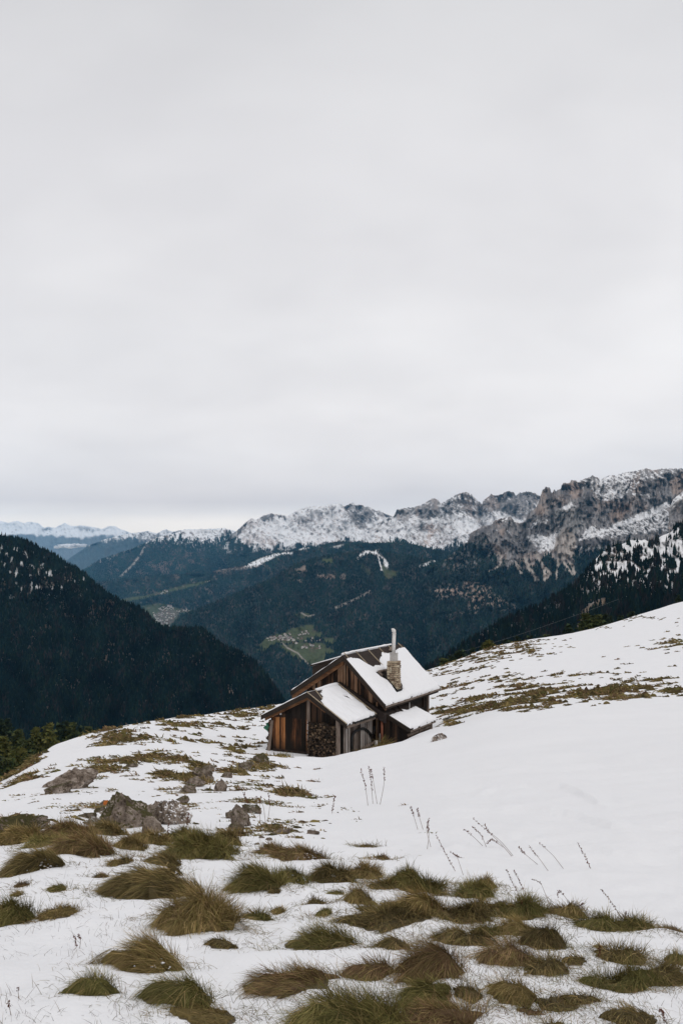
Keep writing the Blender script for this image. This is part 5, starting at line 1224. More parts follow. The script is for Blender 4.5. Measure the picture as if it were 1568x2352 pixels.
# --- 6 right rock massif
def paint(PX, PY, tt, wx, wy):
    C = rockcol(wx, wy, PX, PY, 200, .6)
    q = lambda L_: [(1004.7+a*.3592, 1062.2+b*.3592) for a, b in L_]
    WX, WY = PX+2.5*fbm(PX/9, PY/9, 3, 601), PY+2.5*fbm(PX/9+4, PY/9, 3, 602)
    cov = .18+0*PX
    dia = fbm((PX+PY*.9)/16, (PY*1.3-PX*.55)/3.2, 3, 603)
    def put_(pts, v, fe=3, wgt=1.):
        nonlocal cov
        k = poly(WX, WY, q(pts), fe)*wgt; cov = cov*(1-k)+v*k
    put_([(860,115),(985,100),(1090,88),(1190,68),(1260,55),(1310,45),(1310,85),(1240,120),(1215,190),(1140,238),(1060,245),(1000,230),(992,180),(940,150)], .60+.30*dia, 5)
    put_([(1300,40),(1400,45),(1570,35),(1570,62),(1480,90),(1400,110),(1300,120),(1240,190),(1225,180),(1245,118)], .42+.35*dia, 5)
    put_([(900,500),(950,430),(1000,405),(1020,420),(1090,422),(1200,382),(1330,310),(1485,250),(1490,330),(1700,300),(1700,470),(1400,440),(1240,470),(1050,480),(960,485)], .56+.75*dia, 4)
    put_([(1095,412),(1280,330),(1480,250),(1482,280),(1360,345),(1200,402),(1110,430)], .92+.2*dia, 3)
    put_([(905,498),(950,430),(1000,404),(985,450),(1040,430),(1080,440),(1000,480),(940,480)], .85+.3*dia, 3)
    put_([(560,482),(620,450),(700,480),(792,412),(820,420),(770,480),(750,560),(668,602),(620,525)], .82+.3*dia-.4*sm(PY, 1240, 1278), 4)
    put_([(560,400),(620,350),(700,343),(765,390),(792,415),(700,476),(640,450),(580,440)], .12+.2*dia, 3)
    put_([(770,300),(850,255),(885,280),(800,312)], .70, 2); put_([(655,388),(702,358),(694,390)], .8, 2); put_([(398,378),(450,350),(442,368)], .9, 1.5); put_([(468,348),(542,382),(520,392),(480,368)], .95, 1.5); put_([(590,420),(640,360),(650,372),(600,430)], .6, 2)
    put_([(1240,192),(1360,212),(1350,222),(1240,205)], .8, 1.5)
    cov = np.where(cov < .3, cov-.22, cov)
    pinkf = np.maximum.reduce([poly(WX, WY, q(l_), 4) for l_ in ([(845,130),(895,140),(932,195),(880,236),(848,226)], [(625,320),(650,265),(690,290),(680,330),(640,340)], [(1090,330),(1180,250),(1240,260),(1200,340),(1110,390)], [(1480,120),(1570,60),(1570,180),(1500,210)], [(390,430),(430,420),(420,470),(395,465)], [(350,520),(400,540),(410,600),(370,590)])])
    C = mixc(C, ROCKP*1.05*(1+.3*fbm(PX/4, PY/14, 3, 604))[..., None], pinkf*.75)
    palef = poly(WX, WY, q([(740,320),(830,262),(880,272),(902,320),(950,400),(922,440),(880,455),(830,420),(782,395)]), 4); C = mixc(C, np.array([.27, .26, .25])*(1+.3*fbm(PX/5, PY/10, 3, 605))[..., None], palef*.8)  # buttress of lighter grey rock
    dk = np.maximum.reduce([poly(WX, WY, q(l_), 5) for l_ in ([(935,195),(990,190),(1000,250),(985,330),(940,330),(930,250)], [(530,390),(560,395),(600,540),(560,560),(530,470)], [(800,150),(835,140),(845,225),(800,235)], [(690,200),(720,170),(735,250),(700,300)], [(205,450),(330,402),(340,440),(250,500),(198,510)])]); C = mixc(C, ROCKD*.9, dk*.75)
    vj = fbm(PX/3.2, PY/30, 3, 606); C = C*(1-.45*sm(vj, .1, .55))[..., None]
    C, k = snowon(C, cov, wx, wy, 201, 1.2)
    fan = poly(WX, WY, q([(758,482),(800,412),(842,425),(882,480),(876,560),(868,625),(830,600),(800,622),(768,612),(744,540)]), 3)
    C = mixc(C, SCREE*(1.0+.3*vnoise(PX/2, PY/9, 206)+.2*vnoise(PX/7, PY/14, 216))[..., None], fan*.9)
    band = poly(WX, WY, q([(880,508),(960,490),(1060,500),(1062,520),(960,535),(890,540)]), 3); C = mixc(C, ROCKD*1.2, band*.8)
    C = mixc(C, SNW, poly(WX, WY, q([(876,540),(890,545),(960,548),(1055,530),(1058,548),(960,562),(890,566)]), 2)*sm(vnoise(PX/5, PY/4, 209), -.4, .1))
    f = ragged(PX, PY, [(1000,1290),(1030,1268),(1060,1254),(1090,1240),(1112,1236),(1130,1262),(1150,1290),(1180,1302),(1205,1290),(1225,1298),(1240,1284),(1260,1272),(1290,1300),(1312,1300),(1322,1268),(1360,1266),(1400,1262),(1620,1262)], 207, 15, 4.)
    rk = poly(PX, PY, [(1082,1250),(1100,1228),(1140,1216),(1190,1226),(1216,1280),(1230,1300),(1200,1310),(1180,1300),(1150,1302),(1130,1290),(1112,1268)], 8)
    f = f*(1-rk*.75*sm(fbm(PX/9, PY/14, 3, 208), -.25, .15))
    rk2 = poly(PX, PY, [(1010,1300),(1030,1276),(1064,1262),(1090,1270),(1110,1290),(1086,1312),(1050,1316),(1020,1306)], 8); f = f*(1-rk2*.7*sm(fbm(PX/8, PY/8, 3, 218), -.1, .3))
    for ln, w_ in (([(1184,1290),(1192,1310),(1196,1316)], 3), ([(1206,1284),(1212,1304),(1228,1324),(1233,1334)], 4.5), ([(1230,1270),(1244,1300),(1250,1320),(1250,1334)], 4), ([(1246,1300),(1262,1318),(1250,1332)], 4.5), ([(1282,1270),(1280,1300),(1276,1330)], 2), ([(1300,1280),(1312,1300),(1318,1318)], 4), ([(1290,1285),(1304,1306),(1314,1322)], 2.5), ([(1142,1258),(1150,1280),(1146,1300),(1124,1312)], 1.8)):
        k = line(PX+3*vnoise(PX/8, PY/8, 210), PY, ln, w_); C = mixc(C, SCREE*1.1, k); f = f*(1-k)
    cl = poly(PX, PY, [(992,1356),(1020,1344),(1056,1348),(1070,1336),(1100,1340),(1126,1352),(1128,1366),(1150,1376),(1180,1396),(1150,1400),(1110,1382),(1092,1408),(1080,1404),(1078,1372),(1040,1368),(1010,1372)], 9)
    clk = cl*sm(fbm(PX/9, PY/8, 4, 211), -.02, .22); f = f*(1-clk*.9)
    clc = ROCKP*(1.0+.35*fbm(PX/4, PY/8, 3, 212))[..., None]
    C = forestmix(C, f, wx, wy, 213, .2); C = mixc(C, clc, clk)
    k = line(PX, PY, [(1030,1420),(1060,1404)], 7)*sm(fbm(PX/6, PY/5, 2, 214), -.2, .2); C = mixc(C, BROWN*1.5, k*.8)
    return C, f*(1-.5*sm(vnoise(PX/4, PY/9, 215), .15, .5)*sm(1300-PY, 0, 25))
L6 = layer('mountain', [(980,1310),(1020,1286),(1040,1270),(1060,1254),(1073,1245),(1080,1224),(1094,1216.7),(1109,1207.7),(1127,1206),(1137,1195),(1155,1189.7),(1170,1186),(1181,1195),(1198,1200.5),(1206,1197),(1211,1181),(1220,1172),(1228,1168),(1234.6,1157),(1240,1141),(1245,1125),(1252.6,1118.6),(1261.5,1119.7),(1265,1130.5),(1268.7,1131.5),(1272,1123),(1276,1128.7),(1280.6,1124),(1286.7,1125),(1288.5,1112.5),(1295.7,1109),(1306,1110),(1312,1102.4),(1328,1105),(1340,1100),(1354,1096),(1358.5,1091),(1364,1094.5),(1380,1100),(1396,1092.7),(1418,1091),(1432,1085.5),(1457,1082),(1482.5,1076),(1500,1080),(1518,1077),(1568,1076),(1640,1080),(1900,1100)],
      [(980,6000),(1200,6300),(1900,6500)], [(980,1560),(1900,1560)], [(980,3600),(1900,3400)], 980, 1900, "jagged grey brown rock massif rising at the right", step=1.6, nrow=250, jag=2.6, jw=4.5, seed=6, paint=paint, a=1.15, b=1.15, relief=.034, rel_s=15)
# nearer rock bastion at the right border
def paint(PX, PY, tt, wx, wy):
    C = rockcol(wx, wy, PX, PY, 230, .9); C, k = snowon(C, .62-.55*sm(PY-np.interp(PX, [1535,1568,1640],[1170,1134,1110]), 2, 14), wx, wy, 231)
    return C, PX*0
layer('rock_mountain', [(1534,1205),(1537,1166),(1545,1146),(1556,1138),(1568,1128),(1600,1110),(1700,1060),(1900,1000)], 5200, [(1530,1215),(1900,1240)], 4900, 1534, 1900, "brown rock bastion cut by the right border", nrow=60, jag=1.5, seed=23, paint=paint, relief=.02)
# --- 8b central forested hill
def paint(PX, PY, tt, wx, wy):
    C = np.ones(PX.shape+(3,))*FLOOR; f = np.ones_like(PX)
    C = forestmix(C, f, wx, wy, 240, .35)
    def clear(col, k):
        nonlocal C, f
        C = mixc(C, col, k); f = f*(1-k)
    nz = (1+.25*fbm(wx/7, wy/5, 3, 241))[..., None]
    fx, fy = PX+5*fbm(PX/9, PY/9, 3, 242), PY+4*fbm(PX/9+5, PY/9, 3, 243)
    for pl, c in (([(590,1482),(612,1466),(640,1456),(668,1446),(700,1436),(722,1436),(718,1448),(738,1452),(742,1462),(724,1466),(700,1470),(690,1476),(640,1478),(612,1494)], .95),
                  ([(640,1484),(690,1476),(744,1478),(752,1496),(748,1512),(740,1530),(728,1540),(716,1534),(700,1522),(684,1514),(660,1500)], 1.),
                  ([(738,1468),(762,1462),(772,1474),(756,1482)], .9), ([(738,1490),(760,1486),(768,1500),(752,1506)], 1.), ([(585,1492),(612,1490),(602,1500)], .8),
                  ([(672,1410),(690,1406),(720,1414),(716,1420),(694,1420)], .7), ([(736,1282),(752,1282),(768,1290),(758,1294),(742,1290)], 1.), ([(876,1298),(886,1306),(918,1314),(906,1326),(886,1332),(878,1318)], .95),
                  ([(820,1288),(836,1300),(858,1318),(846,1318),(826,1300)], .55), ([(716,1250),(746,1246),(742,1256)], .5)):
        clear(TURF*c*nz, poly(fx, fy, pl, 2.5))
    for pl in ([(826,1274),(838,1265),(858,1267),(866,1262),(870,1272),(882,1282),(894,1295),(888,1306),(883,1300),(880,1287),(868,1276),(848,1271),(830,1278),(818,1288)],):
        clear(SNW, poly(PX+3*vnoise(PX/5, PY/5, 245), PY+2*vnoise(PX/4, PY/4, 255), pl, 1.5)*sm(vnoise(PX/3.5, PY/3.5, 256), -.75, -.25))
    clear(SNW, line(PX, PY, [(868,1278),(876,1310)], 1.8)); clear(SNW, line(PX+2*vnoise(PX/5, PY/5, 249), PY, [(966,1300),(985,1294),(1000,1286),(1004,1278)], 3)*sm(vnoise(PX/4, PY/3, 246), -.3, .2))
    for pl in ([(680,1308),(700,1300),(704,1310),(690,1320)], [(724,1322),(766,1320),(770,1328),(740,1328)], [(674,1332),(692,1332),(690,1338)], [(776,1324),(794,1320),(790,1332)]):
        clear(ROCKP*.85, poly(fx, fy, pl, 2.5)*.8)
    for ln, w_ in (([(668,1492),(684,1500),(694,1512),(712,1528)], 1.7), ([(644,1472),(660,1488),(668,1492)], 1.5), ([(690,1406),(706,1416),(722,1412)], 1.6), ([(770,1396),(800,1384),(830,1370),(850,1358)], 2.5)):
        clear(SCREE*.8, line(PX, PY, ln, w_)*.8)
    clear(BROWN*1.3, sm(fbm(PX/26, PY/14, 4, 247), .30, .55)*.35)
    clear(BROWN*1.8, line(PX, PY, [(800,1432),(850,1412)], 6)*sm(fbm(PX/6, PY/5, 2, 248), -.2, .2)*.6)
    return C, f*(1-.7*sm(fbm(PX/6, PY/6, 2, 244), .35, .5)*poly(PX, PY, [(600,1440),(770,1436),(770,1540),(680,1540)], 10))
L8b = layer('forested_hill', [(380,1450),(410,1417),(440,1402),(461,1395),(490,1384),(513,1375),(560,1354),(615,1333),(650,1313),(682,1294),(710,1284),(738,1277),(800,1267),(860,1262),(900,1270),(960,1280),(1020,1292),(1080,1312),(1150,1330),(1260,1352)],
      [(380,6500),(620,6700),(860,7200),(1260,5200)], [(380,1720),(1260,1640)], [(380,3600),(1260,2900)], 380, 1260, "central dark forested hill with a hamlet clearing", nrow=200, jag=1., seed=9, paint=paint, a=1.05, relief=.018)
# --- 9 dark hill at the left
def paint(PX, PY, tt, wx, wy):
    C = np.ones(PX.shape+(3,))*FLOOR*.5; f = np.ones_like(PX); C = forestmix(C, f, wx, wy, 260, .2)
    cw = np.interp(PX, [0, 200, 400], [1228, 1320, 1436])
    spk = sm(.8*fbm(PX/11, PY/17, 3, 261)+.2*poly(PX, PY, [(0,1230),(60,1240),(150,1300),(150,1370),(100,1380),(0,1400)], 30), .45, .56)*sm(1400-PY, 0, 60)*sm(PY-cw, 0, 12)
    C = mixc(C, SNW*.8, spk*.9); f = f*(1-spk*.9)
    br = sm(fbm(PX/30, PY/55, 4, 262), .20, .42)*.7; C = mixc(C, BROWN*1.3, br*sm(PY, 1300, 1380)); 
    for (a, b, w_, h_) in ((82,1312,14,10),(110,1340,18,12),(150,1325,24,12),(465,1456,16,4),(490,1462,18,4),(305,1525,4,10),(566,1512,16,10),(130,1568,5,14),(535,1590,20,24)):
        k = np.exp(-((PX-a)/w_)**2-((PY-b)/h_)**2)*sm(fbm(PX/6, PY/8, 3, 264), -.2, .3); C = mixc(C, ROCKP*.75, k*.9); f = f*(1-k*.8)
    return C, f*(1-.35*br*sm(PY, 1300, 1380))
L9 = layer('forested_mountain', [(-500,1170),(-200,1190),(0,1228),(26,1234),(51,1239),(77,1250),(102,1262),(128,1275),(154,1293),(179,1306),(195,1316),(210,1331),(225,1344),(246,1362),(269,1375),(295,1386),(320,1395),(341,1411),(359,1432),(372,1438),(410,1441),(461,1443),(487,1460),(513,1483),(554,1499),(590,1524),(615,1555),(641,1591),(666,1627),(720,1700),(780,1760)],
      [(-500,2900),(0,2800),(400,2500),(780,1800)], [(-500,2150),(0,1900),(400,1820),(780,1860)], [(-500,800),(0,1000),(780,1200)], -500, 780, "steep dark forested mountain filling the left side", nrow=200, jag=1., seed=10, paint=paint, a=1.2, relief=.022, rel_s=40)
# --- 10 right slope
def paint(PX, PY, tt, wx, wy):
    C = rockcol(wx, wy, PX, PY, 280, .5)*.55; cr = np.interp(PX, [1000,1206,1287,1344,1379,1450,1494,1552],[1512,1393,1356,1305,1262,1240,1240,1201])
    n = fbm(PX/15, PY/19, 4, 281)+.35*vnoise(PX/6, PY/9, 282)
    hi = sm(1430-PY, 0, 130)*sm(PX, 1290, 1370)
    k = sm(n+.46*hi, .32, .42)*hi
    for pl, w_ in (([(1448,1258),(1443,1240),(1480,1238),(1530,1224),(1524,1234),(1494,1248),(1482,1252),(1462,1260),(1452,1264)], .95), ([(1526,1224),(1545,1216),(1556,1228),(1580,1240),(1580,1280),(1560,1300),(1552,1290),(1548,1260),(1530,1250)], .8), ([(1514,1362),(1530,1345),(1544,1336),(1544,1360),(1536,1378),(1520,1376)], .75), ([(1455,1342),(1500,1350),(1490,1358),(1462,1354)], .55)):
        k = np.maximum(k, poly(PX+3*vnoise(PX/6, PY/6, 283), PY, pl, 3)*w_*sm(vnoise(PX/5, PY/8, 284), -.6, -.2))
    C = mixc(C, SNW, k)
    brn = sm(fbm(PX/25, PY/35, 4, 285), .1, .4); C = mixc(C, BROWN, brn*.5*(1-k))
    f = (1-k*.93)
    tan = poly(PX+4*vnoise(PX/9, PY/9, 286), PY, [(1322,1450),(1331,1412),(1350,1392),(1370,1380),(1398,1372),(1398,1386),(1380,1396),(1360,1404),(1344,1424),(1334,1450)], 3)
    C = mixc(C, np.array([.22, .165, .115])*(1+.3*fbm(PX/4, PY/8, 3, 287))[..., None], tan*.9); f = f*(1-tan*.85)
    pk = np.exp(-((PX-1415)/26)**2-((PY-1278)/14)**2)*sm(fbm(PX/6, PY/8, 3, 288), -.2, .2); C = mixc(C, ROCKP*.6, pk); f = f*(1-pk*.8)
    return C, f
L10 = layer('forested_slope', [(840,1640),(900,1596),(960,1550),(1020,1512),(1080,1470),(1150,1430),(1206,1403),(1229,1396),(1252,1383),(1287,1364),(1310,1348),(1330,1332),(1344,1313),(1363,1290),(1379,1270),(1402,1258),(1427,1250),(1448,1240),(1480,1240),(1494,1246),(1510,1236),(1524,1228),(1541,1222),(1552,1208),(1568,1204),(1640,1170),(1900,1080)],
      [(840,1500),(1200,1900),(1600,1900),(1900,1500)], [(840,1800),(1300,1620),(1900,1500)], [(840,700),(1900,550)], 840, 1900, "near right hand slope with snow gaps between dark conifers", nrow=170, jag=1.5, seed=11, paint=paint, a=1.1, relief=.035, rel_s=30)

# ================================================================== FAR FORESTS (masses nobody could count)
def forest(L, n, hgt, wid, lab, tiers=1, sides=5, dark=1., brown=.22, seed=0, vis=None, ymin=None):
    r = np.random.default_rng(seed)
    nc, nr = L['PX'].shape
    wgt = L['Fo'][:, 1:]*np.maximum(L['PY'][:, 1:]-L['PY'][:, :-1], .01)
    if vis is not None: wgt = wgt*vis(L['PX'][:, 1:], L['PY'][:, 1:])
    wgt = wgt*(L['Fo'][:, 1:] > .12)
    c = np.cumsum(wgt.ravel()); s = np.searchsorted(c, r.random(n)*c[-1]); i, j = np.unravel_index(np.minimum(s, wgt.size-1), wgt.shape); j = j+1
    u = r.random(n); jj = j-u; j0 = np.floor(jj).astype(int); fr = jj-j0
    g = lambda A: A[i, j0]*(1-fr)+A[i, np.minimum(j0+1, nr-1)]*fr
    X, Y, Z = g(L['X']), g(L['Y']), g(L['Z']); X = X+r.uniform(-.5, .5, n)*(L['pxs'][1]-L['pxs'][0])/F*Y
    pxv, pyv = CX+X/Y*F, HZ-Z/Y*F
    h = hgt*r.uniform(.55, 1.25, n); w_ = wid*r.uniform(.7, 1.3, n)*(h/hgt)**.5
    base = np.array([.012, .027, .025])*dark; br = np.array([.038, .034, .031])*dark; gr = np.array([.022, .037, .022])*dark
    kb = (r.random(n) < brown*sm(fbm(pxv/24, pyv/40, 4, seed+3), -.1, .35)*2)
    col = np.where(kb[:, None], br, np.where((r.random(n) < .25)[:, None], gr, base))*r.uniform(.6, 1.45, (n, 1))*(1+.75*np.clip(fbm(pxv/55+pyv/140, pyv/75-pxv/150, 4, seed+9), -.8, .9))[:, None]
    V, C = [], []; lst = []; m = 0
    for t_ in range(tiers):
        z0, z1_ = (0.02, 1.0) if tiers == 1 else ((.08, .66), (.38, 1.))[t_]; rw = 1. if t_ == 0 else .62
        a0 = r.random(n)*6.283
        for k in range(sides):
            a = a0+k*6.283/sides; jr = r.uniform(.7, 1.25, n)
            V.append(np.stack([X+np.cos(a)*w_*rw*jr, Y+np.sin(a)*w_*rw*jr, Z+h*z0+h*.06*r.uniform(-1, 1, n)], -1)); C.append(col)
        V.append(np.stack([X, Y, Z+h*z1_], -1)); C.append(col*1.05)
        lst += [(m+k, m+(k+1) % sides, m+sides) for k in range(sides)]; m += sides+1
    V = np.stack(V, 1).reshape(-1, 3); C = np.stack(C, 1).reshape(-1, 3)
    T_ = (np.arange(n)[:, None, None]*m+np.array(lst)[None]).reshape(-1, 3)
    o = np_mesh('forest', V, tris=T_, mats=[M_TREEFAR], col=C); tag(o, lab, 'forest', kind='stuff')
forest(L3, 18000, 19, 7, "distant bluish conifer forest on the scarred slope", sides=4, seed=31)
forest(L4, 6000, 17, 5, "ragged forest edge at the foot of the white mountain", sides=4, seed=32)
forest(L5, 8000, 15, 4.5, "ragged forest edge under the grey rock peaks", sides=4, seed=33)
forest(L8a, 32000, 18, 6, "dark conifer forest on the long ridge behind the hamlet hill", sides=4, seed=34, vis=lambda a, b: 1.*(b < 1470))
forest(L8b, 42000, 15.5, 4.3, "dark conifer forest covering the central hill", sides=4, dark=.75, seed=35, vis=lambda a, b: 1.*(b < 1640))
forest(L6, 36000, 13.5, 3.6, "teal dark forest below the rock massif", sides=4, dark=.8, seed=36, vis=lambda a, b: 1.*(b < 1562))
forest(L9, 56000, 10., 2.4, "dense dark forest on the left mountain", tiers=1, sides=5, dark=.44, brown=.2, seed=37, vis=lambda a, b: 1.*(b < 1880)*(a > -60))
forest(L10, 15000, 11.5, 2.4, "dark conifers on the snow streaked right slope", tiers=2, sides=5, dark=.45, brown=.35, seed=38, vis=lambda a, b: 1.*(b < 1560)*(a < 1640))

# ================================================================== FAR HOUSES
M_WALL = plain('house_plaster', (.56, .53, .50), .9, .2, .2); M_ROOFT = plain('house_roof', (.16, .12, .11), .9, .3, .2)
M_WALL2 = plain('house_timber', (.24, .17, .13), .9, .3, .2)
hv = []
for k, (w_, d_, h_, mw) in enumerate(((11, 9, 6, M_WALL), (14, 10, 7.5, M_WALL), (9, 8, 5, M_WALL2))):
    m = MB(); m.prism([(-w_/2, -d_/2, -3), (w_/2, -d_/2, -3), (w_/2, -d_/2, h_), (0, -d_/2, h_+w_*.28), (-w_/2, -d_/2, h_)], (0, d_, 0), 0)
    for sgn in (-1, 1):
        m.prism([(0, -d_/2-.8, h_+w_*.28+.5), (sgn*(w_/2+1), -d_/2-.8, h_-.1), (sgn*(w_/2+1), -d_/2-.8, h_-.5), (0, -d_/2-.8, h_+w_*.28+.05)], (0, d_+1.6, 0), 1)
    hv.append(m.build('house', [mw, M_ROOFT]))
uh = set(); rn = random.Random(99)
def houses(L, n, plyp, lab, grp, sc=1., dmin=2.):
    px = [p[0] for p in plyp]; py = [p[1] for p in plyp]; k = 0; tries = 0; got = []
    while k < n and tries < 40000:
        tries += 1
        a, b = rn.uniform(min(px), max(px)), rn.uniform(min(py), max(py))
        if poly(np.array([a]), np.array([b]), plyp, .01)[0] < .5: continue
        if any(abs(a-u_)/1.4+abs(b-w_) < dmin*.75 for u_, w_ in got): continue
        got.append((a, b)); v_ = rn.choices([0, 1, 2], [5, 2, 3])[0]; o = hv[v_]
        if v_ in uh: o = o.copy(); COL.objects.link(o)
        uh.add(v_); o.location = tuple(at(L, a, b)); o.rotation_euler = (0, 0, rn.uniform(-.6, .6)+rn.choice([0, 1.57])); s = sc*rn.uniform(.75, 1.2); o.scale = (s, s, s)
        tag(o, lab, 'house', grp); k += 1
TL_ = "small pale house among the roofs of the far valley town"
houses(L8a, 60, [(352,1408),(372,1404),(400,1408),(404,1416),(396,1424),(398,1438),(384,1442),(366,1432),(354,1418)], TL_, "houses of the far valley town", 1.25, 2.2)
houses(L8a, 30, [(366,1396),(386,1392),(398,1392),(400,1401),(378,1404),(364,1404)], TL_, "houses of the far valley town", 1.25, 2.4)
houses(L8a, 12, [(404,1404),(430,1400),(438,1402),(434,1408),(406,1409)], TL_, "houses of the far valley town", 1.3, 2.6)
houses(L8a, 9, [(352,1367),(364,1362),(384,1354),(386,1358),(366,1367)], "tiny house on the green meadow strip above the far town", "houses on the meadow strip", 1.4, 2.4)
houses(L8a, 3, [(470,1336),(478,1333),(482,1336),(474,1340)], "tiny house at the upper end of the green meadow strip", "houses at the end of the meadow strip", 1.2, 3)
HL = "small house of the hamlet in the clearing left of the hut roof"
houses(L8b, 32, [(636,1462),(650,1458),(664,1454),(672,1462),(676,1472),(684,1480),(676,1484),(662,1474),(640,1470)], HL, "houses of the hamlet", .95, 2.6)
houses(L8b, 10, [(612,1466),(634,1462),(638,1472),(614,1474)], HL, "houses of the hamlet", .95, 3.)
houses(L8b, 16, [(676,1456),(700,1448),(720,1462),(744,1470),(740,1476),(700,1476),(684,1470)], HL, "houses of the hamlet", .95, 5.)
houses(L8b, 12, [(690,1484),(710,1480),(736,1484),(738,1490),(712,1492),(692,1490)], HL, "houses of the hamlet", .95, 3.6)
# small cloud lying in the far valley
parts = []
for (a, b, w_, h_) in ((140,1256,150,24),(150,1253,150,34),(162,1255,170,40),(174,1252,150,30),(186,1254,120,26),(193,1251,70,16),(132,1258,70,16)):
    V = ICO[0].copy(); V = V*(1+.5*fbm(V[:, 0]*2+V[:, 2]+a, V[:, 1]*2+b, 4, 300))[:, None]
    parts.append((V*np.array([w_, w_, h_])+ray(a, b, 24000), ICO[1], np.ones((len(V), 3))))
V, Tn, C = merge(parts)
tcl = NT('cloud', 1., 0); tcl.b.inputs['Base Color'].default_value = (.8, .8, .82, 1)
tag(np_mesh('cloud', V, tris=Tn, mats=[tcl.m], smooth=True), "small white cloud bank lying in the far left valley", "cloud", kind='stuff')

# ================================================================== NEARER TREES
tl = attr_mat('conifer_needles', .85, spec=.1); M_BARK = plain('bark', (.07, .05, .04), .95, .4, 6)
def tree_mesh(h, rad, cols, seed, nbr=120, open_=.6, ex=.8):
    r = np.random.default_rng(seed); parts = []
    zs = np.sort(r.uniform(.10, 1., nbr)**.9)
    V = []; Tn = []; C = []; o = 0
    for z in zs:
        L = rad*(1-z)**ex*r.uniform(.55, 1.15)+.12*rad; a = r.uniform(0, 6.283); dz = r.uniform(-.25, .15)
        m = max(5, int(26*L/rad)); t_ = r.uniform(.1, 1, m)
        cx_ = np.cos(a)*L*t_; cy_ = np.sin(a)*L*t_; cz_ = z*h+dz*L*t_-.25*L*t_**2
        pos = np.stack([cx_, cy_, cz_], -1)+r.normal(0, .07*rad, (m, 3))
        s_ = rad*r.uniform(.06, .15, m)*open_*1.5
        d1 = r.normal(0, 1, (m, 3)); d1 /= np.linalg.norm(d1, axis=1)[:, None]; d2 = r.normal(0, 1, (m, 3)); d2 -= d1*np.sum(d1*d2, 1)[:, None]; d2 /= np.linalg.norm(d2, axis=1)[:, None]
        q = np.stack([pos+d1*s_[:, None], pos-d1*s_[:, None]*.5+d2*s_[:, None]*.8, pos-d1*s_[:, None]*.5-d2*s_[:, None]*.8], 1).reshape(-1, 3)
        V.append(q); Tn.append(np.arange(m*3).reshape(-1, 3)+o); o += m*3
        C.append(np.repeat(np.array(cols)[r.integers(0, len(cols), m)]*r.uniform(.6, 1.4, (m, 1)), 3, 0))
    return np.concatenate(V), np.concatenate(Tn), np.concatenate(C)
LARCH = [(.075, .080, .022), (.10, .095, .028), (.055, .062, .018)]; SPR = [(.020, .032, .018), (.030, .044, .022), (.016, .026, .016)]; OLV = [(.042, .052, .018), (.055, .062, .022), (.03, .042, .016)]
PROT = {}
def mk(kind, cols, rad, open_, n):
    PROT[kind] = []
    for k in range(n):
        V, Tn, C = tree_mesh(1., rad, cols, 400+k+len(kind)*7, 190, open_, .75 if kind == 'spruce' else .5)
        c = np_mesh('crown', V, tris=Tn, mats=[tl], col=C); m = MB(); m.tube([(0, 0, -.05), (.005, 0, .4), (0, 0, .93)], [.018, .012, .003], 7); t_ = m.build('trunk', M_BARK)
        PROT[kind].append([c, t_, False])
mk('larch', LARCH, .20, 1., 3); mk('spruce', SPR, .19, 1., 3); mk('olive', OLV, .21, 1., 2)
def tree(kind, px, pyt, Y, lab, grp, wide=1., k=0, zbase=None, h=None):
    top = ray(px, pyt, Y); zb = float(gz(top[0], Y)) if zbase is None else zbase
    h = h or max(top[2]-zb, 2.); zb = top[2]-h
    root = empty('conifer_tree', (top[0], Y, zb), random.Random(px*3+Y).uniform(0, 6)); tag(root, lab, 'tree', grp)
    pr = PROT[kind][k % len(PROT[kind])]
    for i in (0, 1):
        o = pr[i]
        if pr[2]: o = o.copy(); COL.objects.link(o)
        o.parent = root; o.scale = (h*wide, h*wide, h)
    pr[2] = True
# lower left wood (sheet x and row of each tip, distance, kind, label)
WOOD = [(-22,1660,330,'spruce',"dark spruce leaving the frame at the top of the lower left wood"),(3,1653,380,'spruce',"dark spruce at the left border standing highest in the lower left wood"),(17,1651,390,'spruce',"narrow dark spruce just right of the highest border one"),
 (44,1677,350,'olive',"green tree in front of the dark border spruces of the lower left wood"),(6,1694,260,'larch',"yellow green larch at the left border of the lower left wood"),(84,1673,360,'larch',"pale larch top left of the tallest larch in the lower left wood"),
 (113,1663,360,'larch',"tallest pale larch in the middle of the lower left wood"),(138,1662,380,'spruce',"dark pointed tree right of the tallest larch"),(152,1657,385,'spruce',"darkest rounded tree top in the lower left wood"),(167,1662,380,'olive',"olive tree on the right shoulder of the darkest rounded one"),
 (186,1668,390,'spruce',"dull green tree top right of the olive one in the lower left wood"),(203,1671,400,'olive',"small olive top near the right end of the lower left wood"),(223,1675,410,'spruce',"last dark top at the right end of the lower left wood"),(118,1694,290,'larch',"bright larch in the second row of the lower left wood"),
 (66,1702,290,'olive',"green tree of the second row left of the bright larch"),(153,1701,290,'olive',"olive tree of the second row right of the bright larch"),(178,1690,320,'spruce',"dark tree of the second row above the snow edge"),(46,1722,230,'larch',"yellowish larch in front of the lower left wood"),
 (66,1738,215,'olive',"low green tree close to the snow edge in the lower left wood"),(98,1730,225,'spruce',"dark low tree beside the snow edge in the lower left wood"),(110,1724,240,'larch',"small larch peeping over the snow edge"),(20,1745,200,'olive',"green tree cut by the left border near the snow"),(-8,1725,220,'spruce',"dark tree mostly beyond the left border")]
for i, (a, b, Y, kd, lab) in enumerate(WOOD): tree(kd, a, b, Y, lab, 'trees of the lower left wood', 1.3 if Y < 300 else 1.25, i, h=(17 if Y > 300 else 14)+(i*7 % 5))
